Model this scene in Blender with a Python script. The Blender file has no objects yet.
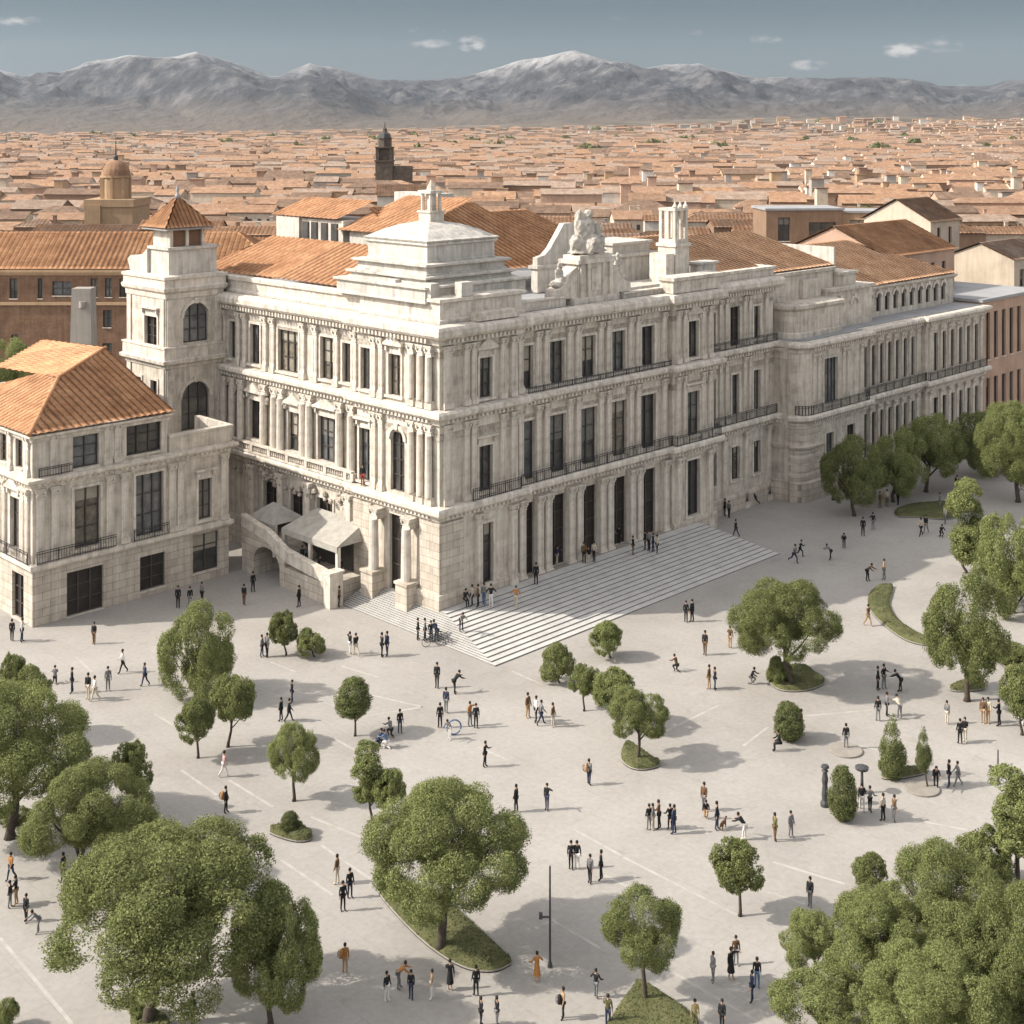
import bpy, math, random
import numpy as np
from mathutils import Vector, Matrix
R = math.radians
scene = bpy.context.scene
COL = scene.collection
rnd = random.Random(11)

# ------------------------------------------------------------------ camera model
F, CH, HV = 1340.0, 38.0, 130.0          # focal length in px, camera height, horizon row
OX, OY = -5.58, 103.8                    # front corner of the palace on the ground
Q = math.sqrt(0.5)
def at(u, v, z=0.0):
    Y = F*(CH-z)/(v-HV); return ((u-512)*Y/F, Y, z)
def loc(a, b, z=0.0):                    # palace axes -> world
    return (OX+(a-b)*Q, OY+(a+b)*Q, z)
def ab(x, y):
    return ((x-OX)+(y-OY))*Q, ((y-OY)-(x-OX))*Q
def proj(x, y, z):
    return 512+F*x/y, HV+(CH-z)*F/y

cam = bpy.data.cameras.new('camera'); co = bpy.data.objects.new('camera', cam); COL.objects.link(co)
co.location = (0, 0, CH); co.rotation_euler = (R(90), 0, 0)
cam.sensor_width = 36; cam.lens = F/1024*36; cam.shift_y = -(512-HV)/1024
cam.clip_start = 1; cam.clip_end = 60000
scene.camera = co

# ------------------------------------------------------------------ light
EL = R(37.5); sx, sy = -1.0, -0.12
w = bpy.data.worlds.new('World'); scene.world = w; w.use_nodes = True
nt = w.node_tree; bg = nt.nodes['Background']; bg.inputs[1].default_value = 0.15
sky = nt.nodes.new('ShaderNodeTexSky'); sky.sky_type = 'NISHITA'; sky.sun_disc = False
sky.sun_elevation = EL; sky.sun_rotation = math.atan2(sx, sy)
sky.altitude = 600; sky.air_density = 1.0; sky.dust_density = 2.2; sky.ozone_density = 1.0
hs = nt.nodes.new('ShaderNodeHueSaturation'); hs.inputs['Saturation'].default_value = 0.25
nt.links.new(sky.outputs[0], hs.inputs['Color'])
tc = nt.nodes.new('ShaderNodeTexCoord')
def wm(op, a, b=None, c=None):
    n = nt.nodes.new('ShaderNodeMath'); n.operation = op
    for i, q in enumerate((a, b, c)):
        if q is None: continue
        if isinstance(q, (int, float)): n.inputs[i].default_value = q
        else: nt.links.new(q, n.inputs[i])
    return n.outputs[0]
# small fair-weather clouds, drawn in the sky by direction
sepw = nt.nodes.new('ShaderNodeSeparateXYZ'); nt.links.new(tc.outputs['Generated'], sepw.inputs[0])
dx = wm('DIVIDE', sepw.outputs[0], sepw.outputs[1]); dz = wm('DIVIDE', sepw.outputs[2], sepw.outputs[1])
nz = nt.nodes.new('ShaderNodeTexNoise'); nz.inputs['Scale'].default_value = 75; nz.inputs['Detail'].default_value = 6
mpw = nt.nodes.new('ShaderNodeMapping'); mpw.inputs['Scale'].default_value = (1, 1, 2.2)
nt.links.new(tc.outputs['Generated'], mpw.inputs[0]); nt.links.new(mpw.outputs[0], nz.inputs['Vector'])
tot = None
for u, v, wu, hv_, am in ((432, 44, 26, 6, .55), (428, 31, 26, 6, .4), (472, 44, 17, 10, .9), (766, 39, 20, 6, .6), (810, 65, 24, 7, .6), (903, 50, 25, 9, 1.0),
                          (945, 45, 26, 12, .45), (20, 21, 34, 7, .55), (952, 86, 22, 5, .5), (600, 18, 60, 5, .2), (700, 33, 40, 5, .22)):
    ex = wm('DIVIDE', wm('SUBTRACT', dx, (u-512)/F), wu/F); ez = wm('DIVIDE', wm('SUBTRACT', dz, (HV-v)/F), hv_/F)
    d2 = wm('ADD', wm('MULTIPLY', ex, ex), wm('MULTIPLY', ez, ez))
    m = wm('MULTIPLY', wm('MAXIMUM', wm('SUBTRACT', 1.0, d2), 0.0), am)
    tot = m if tot is None else wm('ADD', tot, m)
front = wm('GREATER_THAN', sepw.outputs[1], 0.2)
cl = nt.nodes.new('ShaderNodeMapRange'); cl.inputs[1].default_value = 0.14; cl.inputs[2].default_value = 0.85
nzc = wm('MAXIMUM', wm('MULTIPLY', wm('SUBTRACT', nz.outputs[0], .33), 4.2), 0.0)
nt.links.new(wm('MULTIPLY', wm('MULTIPLY', tot, nzc), front), cl.inputs[0])
# sky dimmed low down, kept bright overhead as added fill light
el_ = nt.nodes.new('ShaderNodeValToRGB'); cr_ = el_.color_ramp; cr_.interpolation = 'EASE'
cr_.elements[0].position = .03; cr_.elements[0].color = (.125, .148, .160, 1); cr_.elements[1].position = .36; cr_.elements[1].color = (1.0, .95, .89, 1)
x_ = cr_.elements.new(.098); x_.color = (.066, .093, .107, 1); x_ = cr_.elements.new(.13); x_.color = (.085, .11, .122, 1)
nt.links.new(sepw.outputs[2], el_.inputs[0])
wm_scale = nt.nodes.new('ShaderNodeVectorMath'); wm_scale.operation = 'SCALE'; wm_scale.inputs['Scale'].default_value = 1.16; nt.links.new(el_.outputs[0], wm_scale.inputs[0])
dim = nt.nodes.new('ShaderNodeMixRGB'); dim.blend_type = 'MULTIPLY'; dim.inputs[0].default_value = 1
nt.links.new(hs.outputs[0], dim.inputs[1]); nt.links.new(wm_scale.outputs[0], dim.inputs[2])
mixw = nt.nodes.new('ShaderNodeMixRGB'); nt.links.new(wm('MULTIPLY', cl.outputs[0], 0.75), mixw.inputs[0])
nt.links.new(dim.outputs[0], mixw.inputs[1]); mixw.inputs[2].default_value = (2.3, 2.15, 2.05, 1)
nt.links.new(mixw.outputs[0], bg.inputs[0])
sun = bpy.data.lights.new('sun', 'SUN'); sun.energy = 2.6; sun.angle = R(0.5); sun.color = (1.0, 0.93, 0.82)
so = bpy.data.objects.new('sun', sun); COL.objects.link(so)
dv = Vector((-sx, -sy, 0)).normalized()*math.cos(EL)-Vector((0, 0, math.sin(EL)))
so.rotation_euler = dv.to_track_quat('-Z', 'Y').to_euler(); so.location = (-60, 20, 120)
scene.view_settings.view_transform = 'Standard'; scene.view_settings.look = 'None'
scene.view_settings.exposure = 1.22; scene.view_settings.gamma = 1

# ------------------------------------------------------------------ materials
def mat(name, cols, scale=1.0, rough=0.9, detail=6, bump=0.0, bscale=None, streak=0.0, rand=0.0, spec=0.25, coord='Object', extra=None):
    m = bpy.data.materials.new(name); m.use_nodes = True; t = m.node_tree; N = t.nodes; L = t.links
    p = N['Principled BSDF']; p.inputs['Roughness'].default_value = rough; p.inputs['Specular IOR Level'].default_value = spec
    c = N.new('ShaderNodeTexCoord')
    n = N.new('ShaderNodeTexNoise'); n.inputs['Scale'].default_value = scale; n.inputs['Detail'].default_value = detail; n.inputs['Roughness'].default_value = 0.65
    L.new(c.outputs[coord], n.inputs['Vector'])
    r = N.new('ShaderNodeValToRGB'); e = r.color_ramp.elements
    k = len(cols); e[0].position = 0.28; e[1].position = 0.72; e[0].color = (*cols[0], 1); e[1].color = (*cols[-1], 1)
    for i in range(1, k-1):
        x = e.new(0.28+0.44*i/(k-1)); x.color = (*cols[i], 1)
    L.new(n.outputs[0], r.inputs[0]); out = r.outputs[0]
    if streak:
        mp = N.new('ShaderNodeMapping'); mp.inputs['Scale'].default_value = (1.6, 1.6, 0.12)
        L.new(c.outputs[coord], mp.inputs[0])
        n2 = N.new('ShaderNodeTexNoise'); n2.inputs['Scale'].default_value = 1.5; n2.inputs['Detail'].default_value = 7; n2.inputs['Roughness'].default_value = 0.7
        L.new(mp.outputs[0], n2.inputs['Vector'])
        mr = N.new('ShaderNodeMapRange'); mr.inputs[1].default_value = 0.4; mr.inputs[2].default_value = 0.72; mr.inputs[3].default_value = 1.0; mr.inputs[4].default_value = 1-streak
        L.new(n2.outputs[0], mr.inputs[0])
        mx = N.new('ShaderNodeMixRGB'); mx.blend_type = 'MULTIPLY'; mx.inputs[0].default_value = 1
        L.new(out, mx.inputs[1]); L.new(mr.outputs[0], mx.inputs[2]); out = mx.outputs[0]
    if rand:
        oi = N.new('ShaderNodeObjectInfo'); mr = N.new('ShaderNodeMapRange'); mr.inputs[3].default_value = 1-rand; mr.inputs[4].default_value = 1+rand
        L.new(oi.outputs['Random'], mr.inputs[0])
        mx = N.new('ShaderNodeMixRGB'); mx.blend_type = 'MULTIPLY'; mx.inputs[0].default_value = 1
        L.new(out, mx.inputs[1]); L.new(mr.outputs[0], mx.inputs[2]); out = mx.outputs[0]
    if extra: out = extra(N, L, c, out, p)
    L.new(out, p.inputs['Base Color'])
    if bump:
        nb = N.new('ShaderNodeTexNoise'); nb.inputs['Scale'].default_value = bscale or scale*6; nb.inputs['Detail'].default_value = 8
        L.new(c.outputs[coord], nb.inputs['Vector'])
        b = N.new('ShaderNodeBump'); b.inputs['Strength'].default_value = min(1, bump); b.inputs['Distance'].default_value = 0.05*max(1, bump)
        L.new(nb.outputs[0], b.inputs['Height']); L.new(b.outputs[0], p.inputs['Normal'])
    return m

def blocks(bw, bh, dark=0.8, fac=1.0):
    # ashlar joints: thin darker lines between blocks (real joints, constant width)
    def f(N, L, c, out, p):
        s = N.new('ShaderNodeSeparateXYZ'); L.new(c.outputs['Object'], s.inputs[0])
        ad = N.new('ShaderNodeMath'); L.new(s.outputs[0], ad.inputs[0]); L.new(s.outputs[1], ad.inputs[1])
        cb = N.new('ShaderNodeCombineXYZ'); L.new(ad.outputs[0], cb.inputs[0]); L.new(s.outputs[2], cb.inputs[1])
        br = N.new('ShaderNodeTexBrick'); br.inputs['Scale'].default_value = 1; br.inputs['Brick Width'].default_value = bw; br.inputs['Row Height'].default_value = bh
        br.inputs['Mortar Size'].default_value = 0.025; br.inputs['Mortar Smooth'].default_value = 0.3; br.inputs['Bias'].default_value = 0
        br.inputs['Color1'].default_value = (1, 1, 1, 1); br.inputs['Color2'].default_value = (.80, .785, .77, 1); br.inputs['Mortar'].default_value = (dark, dark, dark, 1)
        L.new(cb.outputs[0], br.inputs['Vector'])
        mx = N.new('ShaderNodeMixRGB'); mx.blend_type = 'MULTIPLY'; mx.inputs[0].default_value = fac
        L.new(out, mx.inputs[1]); L.new(br.outputs[0], mx.inputs[2]); return mx.outputs[0]
    return f

M = {}
ST = [(.43, .38, .32), (.63, .57, .49), (.73, .67, .585)]
M['stone'] = mat('stone', ST, .8, .88, 8, .25, 5, streak=.46, extra=blocks(1.5, .55, .85, .6))
M['trim'] = mat('trim_stone', [(.42, .37, .31), (.64, .58, .505), (.75, .69, .61)], 1.3, .85, 8, .3, 7, streak=.42)
M['relief'] = mat('carved_stone', [(.20, .175, .145), (.40, .355, .30), (.58, .53, .46)], 2.2, .92, 8, 1.5, 4, streak=.3)
M['statue'] = mat('statue_stone', [(.32, .29, .25), (.50, .46, .405), (.64, .59, .53)], 2.2, .92, 8, .8, 4, streak=.3)
M['rustic'] = mat('rusticated_stone', [(.43, .375, .31), (.56, .50, .425), (.63, .57, .49)], .7, .9, 8, .4, 4, streak=.3, extra=blocks(1.3, .62, .52))
M['white'] = mat('pale_render', [(.40, .37, .325), (.555, .52, .47), (.64, .605, .55)], .9, .85, 8, .2, 6, streak=.42)
M['lead'] = mat('grey_roof_deck', [(.24, .24, .25), (.34, .34, .34)], .5, .8, 8, .2, 4)
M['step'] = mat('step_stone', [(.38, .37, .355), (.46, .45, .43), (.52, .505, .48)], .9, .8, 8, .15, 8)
M['riser'] = mat('shaded_riser_stone', [(.17, .165, .155), (.25, .24, .225)], 1.5, .9)  # risers darkened to paint the shadow under each step nosing
M['glass'] = mat('window_glass', [(.03, .03, .032), (.065, .062, .06), (.13, .12, .105)], .55, .3, 3, 0, rand=.4, spec=.5)
M['glass_b'] = mat('sky_reflecting_glass', [(.06, .065, .07), (.12, .125, .13), (.20, .20, .195)], .8, .2, 3, 0, rand=.3, spec=.6)
M['glass_c'] = mat('curtained_glass', [(.10, .085, .065), (.19, .165, .13), (.30, .27, .22)], 1.6, .35, 3, 0, rand=.3)
M['blind'] = mat('cream_blind', [(.28, .25, .2), (.36, .33, .28)], 2, .9)
M['blind_b'] = mat('grey_blind', [(.13, .125, .115), (.2, .19, .175)], 2, .9)
M['frame'] = mat('dark_window_frame', [(.05, .045, .04), (.09, .08, .07)], 2, .6)
M['iron'] = mat('wrought_iron', [(.03, .03, .032), (.055, .055, .06)], 3, .5)
M['door'] = mat('dark_door_wood', [(.025, .02, .018), (.05, .04, .035)], 1.5, .6)
M['shutter'] = mat('grey_shutter', [(.15, .135, .12), (.22, .20, .18)], 2, .8)
M['canvas'] = mat('cream_canvas', [(.28, .265, .235), (.42, .40, .36)], 1.5, .9, 6, .2, 4)
M['brick'] = mat('brown_brick', [(.17, .10, .065), (.24, .145, .095), (.29, .18, .12)], .6, .95, 8, .3, 8, streak=.3, extra=blocks(.5, .16, .75))
M['bark'] = mat('bark', [(.045, .035, .028), (.10, .08, .062)], 5, .95, 6, .6, 18)
M['metal'] = mat('dark_metal', [(.04, .04, .042), (.075, .075, .08)], 4, .45)
M['snowpole'] = M['metal']

def tilemat(name, cols):
    def ex(N, L, c, out, p):
        v = N.new('ShaderNodeTexVoronoi'); v.inputs['Scale'].default_value = 2.3
        L.new(c.outputs['Object'], v.inputs['Vector'])
        s = N.new('ShaderNodeSeparateColor'); L.new(v.outputs['Color'], s.inputs[0])
        mr = N.new('ShaderNodeMapRange'); mr.inputs[3].default_value = .86; mr.inputs[4].default_value = 1.12
        L.new(s.outputs[0], mr.inputs[0])
        mx = N.new('ShaderNodeMixRGB'); mx.blend_type = 'MULTIPLY'; mx.inputs[0].default_value = 1
        L.new(out, mx.inputs[1]); L.new(mr.outputs[0], mx.inputs[2]); return mx.outputs[0]
    return mat(name, cols, .5, .9, 9, .25, 9, rand=.12, extra=ex)
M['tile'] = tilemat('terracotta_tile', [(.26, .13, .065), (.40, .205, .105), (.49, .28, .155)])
M['tile_f'] = tilemat('sunlit_tile', [(.40, .22, .12), (.56, .33, .19), (.63, .41, .26)])  # terracotta lightened to paint in sun on roofs it only grazes
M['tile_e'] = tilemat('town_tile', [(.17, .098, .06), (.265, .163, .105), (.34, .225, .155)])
M['pan'] = tilemat('groove_shade_tile', [(.14, .07, .04), (.21, .11, .06), (.28, .155, .09)])  # darker tile colour paints the shade in the grooves between rows
M['tile_b'] = tilemat('worn_terracotta_tile', [(.095, .06, .042), (.16, .105, .073), (.225, .155, .112)])
M['tile_c'] = tilemat('brown_tile', [(.18, .105, .065), (.28, .165, .10), (.37, .24, .155)])
M['tile_d'] = tilemat('bleached_tile', [(.18, .125, .09), (.26, .19, .145), (.34, .265, .21)])
WALLC = {'cream': (.52, .44, .35), 'ochre': (.42, .29, .18), 'pink': (.46, .31, .23), 'brown': (.26, .17, .115), 'white': (.60, .56, .50), 'grey': (.33, .30, .27)}
for k, c in WALLC.items():
    M['w_'+k] = mat(k+'_house_wall', [tuple(x*.82 for x in c), c, tuple(min(.68, x*1.12) for x in c)], .35, .93, 7, .1, 6, streak=.2, rand=.12)

def leafmat(name, c1, c2):
    m = bpy.data.materials.new(name); m.use_nodes = True; t = m.node_tree; N = t.nodes; L = t.links
    p = N['Principled BSDF']; p.inputs['Roughness'].default_value = .85; p.inputs['Specular IOR Level'].default_value = .06
    g = N.new('ShaderNodeNewGeometry'); r = N.new('ShaderNodeValToRGB')
    r.color_ramp.elements[0].color = (*c1, 1); r.color_ramp.elements[1].color = (*c2, 1)
    L.new(g.outputs['Random Per Island'], r.inputs[0])
    oi = N.new('ShaderNodeObjectInfo'); mr = N.new('ShaderNodeMapRange'); mr.inputs[3].default_value = .85; mr.inputs[4].default_value = 1.18
    L.new(oi.outputs['Random'], mr.inputs[0])
    mx = N.new('ShaderNodeMixRGB'); mx.blend_type = 'MULTIPLY'; mx.inputs[0].default_value = 1
    L.new(r.outputs[0], mx.inputs[1]); L.new(mr.outputs[0], mx.inputs[2])
    L.new(mx.outputs[0], p.inputs['Base Color'])
    tr = N.new('ShaderNodeBsdfTranslucent'); L.new(mx.outputs[0], tr.inputs[0])
    ms = N.new('ShaderNodeMixShader'); ms.inputs[0].default_value = .40
    L.new(p.outputs[0], ms.inputs[1]); L.new(tr.outputs[0], ms.inputs[2]); L.new(ms.outputs[0], N['Material Output'].inputs[0])
    return m
M['leaf'] = leafmat('foliage', (.105, .125, .042), (.325, .35, .15))
M['leaf_b'] = leafmat('dark_foliage', (.085, .10, .04), (.23, .25, .11))
M['leaf_c'] = leafmat('pale_foliage', (.11, .12, .05), (.22, .22, .10))

# ------------------------------------------------------------------ mesh helpers
class MB:
    def __init__(s): s.V = []; s.F = []; s.M = []
    def add(s, vs, fs, mi=0):
        o = len(s.V); s.V.extend(vs)
        for f in fs: s.F.append([i+o for i in f]); s.M.append(mi)
    def box(s, x0, x1, y0, y1, z0, z1, mi=0):
        s.add([(x0, y0, z0), (x1, y0, z0), (x1, y1, z0), (x0, y1, z0), (x0, y0, z1), (x1, y0, z1), (x1, y1, z1), (x0, y1, z1)],
              [(0, 3, 2, 1), (4, 5, 6, 7), (0, 1, 5, 4), (1, 2, 6, 5), (2, 3, 7, 6), (3, 0, 4, 7)], mi)
    def fb(s, fr, s0, s1, d0, d1, z0, z1, mi=0):
        k, c = fr
        if k == 'x': s.box(s0, s1, c-d1, c-d0, z0, z1, mi)
        elif k == 'y': s.box(c-d1, c-d0, s0, s1, z0, z1, mi)
        else: s.box(c+d0, c+d1, s0, s1, z0, z1, mi)     # 'Y': faces +a
    def tube(s, pts, rad, n=6, mi=0, cap=True):
        o = len(s.V); up0 = Vector((.31, .17, .93))
        for i, p in enumerate(pts):
            p = Vector(p); a = Vector(pts[max(0, i-1)]); b = Vector(pts[min(len(pts)-1, i+1)])
            t = (b-a).normalized(); x = t.cross(up0 if abs(t.dot(up0)) < .95 else Vector((1, 0, 0))).normalized(); y = t.cross(x)
            r = rad[i] if isinstance(rad, (list, tuple)) else rad
            for k in range(n):
                q = 2*math.pi*k/n; s.V.append(tuple(p+x*math.cos(q)*r+y*math.sin(q)*r))
        for i in range(len(pts)-1):
            for k in range(n):
                s.F.append([o+i*n+k, o+i*n+(k+1) % n, o+(i+1)*n+(k+1) % n, o+(i+1)*n+k]); s.M.append(mi)
        if cap:
            s.F.append([o+k for k in range(n)][::-1]); s.M.append(mi)
            s.F.append([o+(len(pts)-1)*n+k for k in range(n)]); s.M.append(mi)
    def lathe(s, cx, cy, prof, n=14, mi=0, a0=0.0, cap=True):
        o = len(s.V)
        for r, z in prof:
            for k in range(n):
                q = a0+2*math.pi*k/n; s.V.append((cx+r*math.cos(q), cy+r*math.sin(q), z))
        for i in range(len(prof)-1):
            for k in range(n):
                s.F.append([o+i*n+k, o+i*n+(k+1) % n, o+(i+1)*n+(k+1) % n, o+(i+1)*n+k]); s.M.append(mi)
        if cap:
            s.F.append([o+k for k in range(n)][::-1]); s.M.append(mi)
            s.F.append([o+(len(prof)-1)*n+k for k in range(n)]); s.M.append(mi)
    def sweep(s, path, prof, closed=False, mi=0, cap=True):
        # profile (d outward to the right of travel, z) along a plan path with mitred corners
        n = len(path); nr = []
        for i in range(n):
            def nm(p, q):
                dx_, dy_ = q[0]-p[0], q[1]-p[1]; l = math.hypot(dx_, dy_) or 1; return (dy_/l, -dx_/l)
            n1 = nm(path[i-1], path[i]) if (closed or i > 0) else None
            n2 = nm(path[i], path[(i+1) % n]) if (closed or i < n-1) else None
            n1 = n1 or n2; n2 = n2 or n1
            k = 1+n1[0]*n2[0]+n1[1]*n2[1]; k = max(k, .3)
            nr.append(((n1[0]+n2[0])/k, (n1[1]+n2[1])/k))
        o = len(s.V); m = len(prof)
        for i in range(n):
            for d, z in prof: s.V.append((path[i][0]+nr[i][0]*d, path[i][1]+nr[i][1]*d, z))
        for i in range(n if closed else n-1):
            j = (i+1) % n
            for k in range(m-1):
                s.F.append([o+i*m+k, o+j*m+k, o+j*m+k+1, o+i*m+k+1]); s.M.append(mi)
        if cap and not closed:
            s.F.append([o+k for k in range(m)]); s.M.append(mi)
            s.F.append([o+(n-1)*m+k for k in range(m)][::-1]); s.M.append(mi)
    def prism(s, poly, z0, z1, mi=0):
        n = len(poly); s.add([(x, y, z0) for x, y in poly]+[(x, y, z1) for x, y in poly],
            [list(range(n))[::-1], list(range(n, 2*n))]+[[i, (i+1) % n, n+(i+1) % n, n+i] for i in range(n)], mi)
    def fprism(s, fr, poly, d0, d1, mi=0):        # polygon in (s,z), extruded in depth
        k, c = fr; n = len(poly)
        def P(a, d, z): return (a, c-d, z) if k == 'x' else ((c-d, a, z) if k == 'y' else (c+d, a, z))
        s.add([P(a, d0, z) for a, z in poly]+[P(a, d1, z) for a, z in poly],
            [list(range(n))[::-1], list(range(n, 2*n))]+[[i, (i+1) % n, n+(i+1) % n, n+i] for i in range(n)], mi)
    def build(s, name, mats, parent=None, smooth=False, recalc=True):
        me = bpy.data.meshes.new(name); me.from_pydata(s.V, [], s.F)
        if not isinstance(mats, (list, tuple)): mats = [mats]
        for m in mats: me.materials.append(m)
        if len(mats) > 1: me.polygons.foreach_set('material_index', s.M)
        if recalc:
            import bmesh
            bm = bmesh.new(); bm.from_mesh(me); bmesh.ops.recalc_face_normals(bm, faces=bm.faces); bm.to_mesh(me); bm.free()
        if smooth: me.polygons.foreach_set('use_smooth', [True]*len(me.polygons))
        me.update()
        if parent is False: return me
        o = bpy.data.objects.new(name, me); COL.objects.link(o)
        if parent: o.parent = parent
        return o
def npmesh(name, V, Fq, mats, parent=None, mi=None, smooth=False):
    V = np.asarray(V, np.float32); Fq = np.asarray(Fq, np.int32); k = Fq.shape[1]
    me = bpy.data.meshes.new(name); me.vertices.add(len(V)); me.vertices.foreach_set('co', V.ravel())
    me.loops.add(Fq.size); me.loops.foreach_set('vertex_index', Fq.ravel())
    me.polygons.add(len(Fq)); me.polygons.foreach_set('loop_start', np.arange(len(Fq), dtype=np.int32)*k)
    if not isinstance(mats, (list, tuple)): mats = [mats]
    for m in mats: me.materials.append(m)
    if mi is not None: me.polygons.foreach_set('material_index', np.asarray(mi, np.int32))
    if smooth: me.polygons.foreach_set('use_smooth', np.ones(len(Fq), bool))
    me.update(calc_edges=True); me.validate()
    if parent is False: return me
    o = bpy.data.objects.new(name, me); COL.objects.link(o)
    if parent: o.parent = parent
    return o
def tag(o, label, cat, group=None, kind=None):
    if label: o['label'] = label
    if cat: o['category'] = cat
    if group: o['group'] = group
    if kind: o['kind'] = kind
    return o
def empty(name, label, cat, p=(0, 0, 0), rz=0.0, group=None):
    o = bpy.data.objects.new(name, None); COL.objects.link(o); o.location = p; o.rotation_euler = (0, 0, rz)
    o.empty_display_size = .5
    return tag(o, label, cat, group)
def inst(name, me, parent=None, p=(0, 0, 0), rz=0, sc=None):
    o = bpy.data.objects.new(name, me); COL.objects.link(o); o.location = p; o.rotation_euler = (0, 0, rz)
    if sc: o.scale = sc
    if parent: o.parent = parent
    return o

def tiles(polys, name='roof', m=None, parent=None, per=.42, course=.5, amp=.10, ns=6):
    # barrel-tiled roof planes: each polygon is (points, eave start, eave end)
    AV = []; AF = []; AM = []; o = 0; m = m or M['tile']
    for pts, A, B in polys:
        P = np.array(pts, float); A = np.array(A, float); B = np.array(B, float)
        e = (B-A)/np.linalg.norm(B-A); nrm = np.cross(P[1]-P[0], P[2]-P[0]); nrm /= np.linalg.norm(nrm)
        if nrm[2] < 0: nrm = -nrm
        up = np.cross(nrm, e); up = up if up[2] > 0 else -up
        st = np.stack([(P-A)@e, (P-A)@up], 1)
        S0, S1 = st[:, 0].min(), st[:, 0].max(); nc = max(4, int((S1-S0)/per*ns)); ss = np.linspace(S0+1e-3, S1-1e-3, nc)
        lo = np.full(nc, 1e9); hi = np.full(nc, -1e9)
        for i in range(len(st)):
            p, q = st[i], st[(i+1) % len(st)]
            if abs(q[0]-p[0]) < 1e-6: continue
            k = (ss-p[0])/(q[0]-p[0]); ok = (k >= -1e-6) & (k <= 1+1e-6); t = p[1]+(q[1]-p[1])*k
            lo = np.where(ok, np.minimum(lo, t), lo); hi = np.where(ok, np.maximum(hi, t), hi)
        T1 = st[:, 1].max(); nr = max(1, int(math.ceil(T1/course)))
        h = amp*np.abs(np.sin(np.pi*ss/per))**.7
        rows = []
        for r_ in range(nr):
            for tt, dh in ((r_*course, .05), ((r_+1)*course, 0.0)):
                t = np.clip(tt, lo, hi)
                rows.append(A[None]+ss[:, None]*e+t[:, None]*up+(h+dh+.02)[:, None]*nrm)
        V = np.concatenate(rows); nrw = len(rows)
        i = np.arange(nc-1); Fs = []
        for r_ in range(nrw-1):
            Fs.append(np.stack([r_*nc+i, r_*nc+i+1, (r_+1)*nc+i+1, (r_+1)*nc+i], 1))
        Fq = np.concatenate(Fs)
        d = np.abs(V[Fq[:, 0]]-V[Fq[:, 3]]).sum(1)+np.abs(V[Fq[:, 1]]-V[Fq[:, 2]]).sum(1)
        Fq = Fq[d > .03]
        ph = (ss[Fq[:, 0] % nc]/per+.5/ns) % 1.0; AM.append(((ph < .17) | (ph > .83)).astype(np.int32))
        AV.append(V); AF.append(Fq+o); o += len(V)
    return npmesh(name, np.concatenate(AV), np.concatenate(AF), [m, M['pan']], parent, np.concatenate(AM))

def wall(mb, fr, s0, s1, z0, z1, ops, depth=.5, mi=0):
    k, c = fr
    def P(a, d, z): return (a, c-d, z) if k == 'x' else ((c-d, a, z) if k == 'y' else (c+d, a, z))
    S = sorted({s0, s1} | {x for o in ops for x in o[:2]}); Z = sorted({z0, z1} | {x for o in ops for x in o[2:4]})
    for i in range(len(S)-1):
        for j in range(len(Z)-1):
            a, b = (S[i]+S[i+1])/2, (Z[j]+Z[j+1])/2
            if any(o[0] < a < o[1] and o[2] < b < o[3] for o in ops): continue
            mb.add([P(S[i], 0, Z[j]), P(S[i+1], 0, Z[j]), P(S[i+1], 0, Z[j+1]), P(S[i], 0, Z[j+1])], [(0, 1, 2, 3)], mi)
    for a, b, p, q in [o[:4] for o in ops]:
        for f in (((a, p), (a, q)), ((b, p), (b, q)), ((a, q), (b, q)), ((a, p), (b, p))):
            (x0, y0), (x1, y1) = f
            mb.add([P(x0, 0, y0), P(x1, 0, y1), P(x1, -depth, y1), P(x0, -depth, y0)], [(0, 1, 2, 3)], mi)

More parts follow.
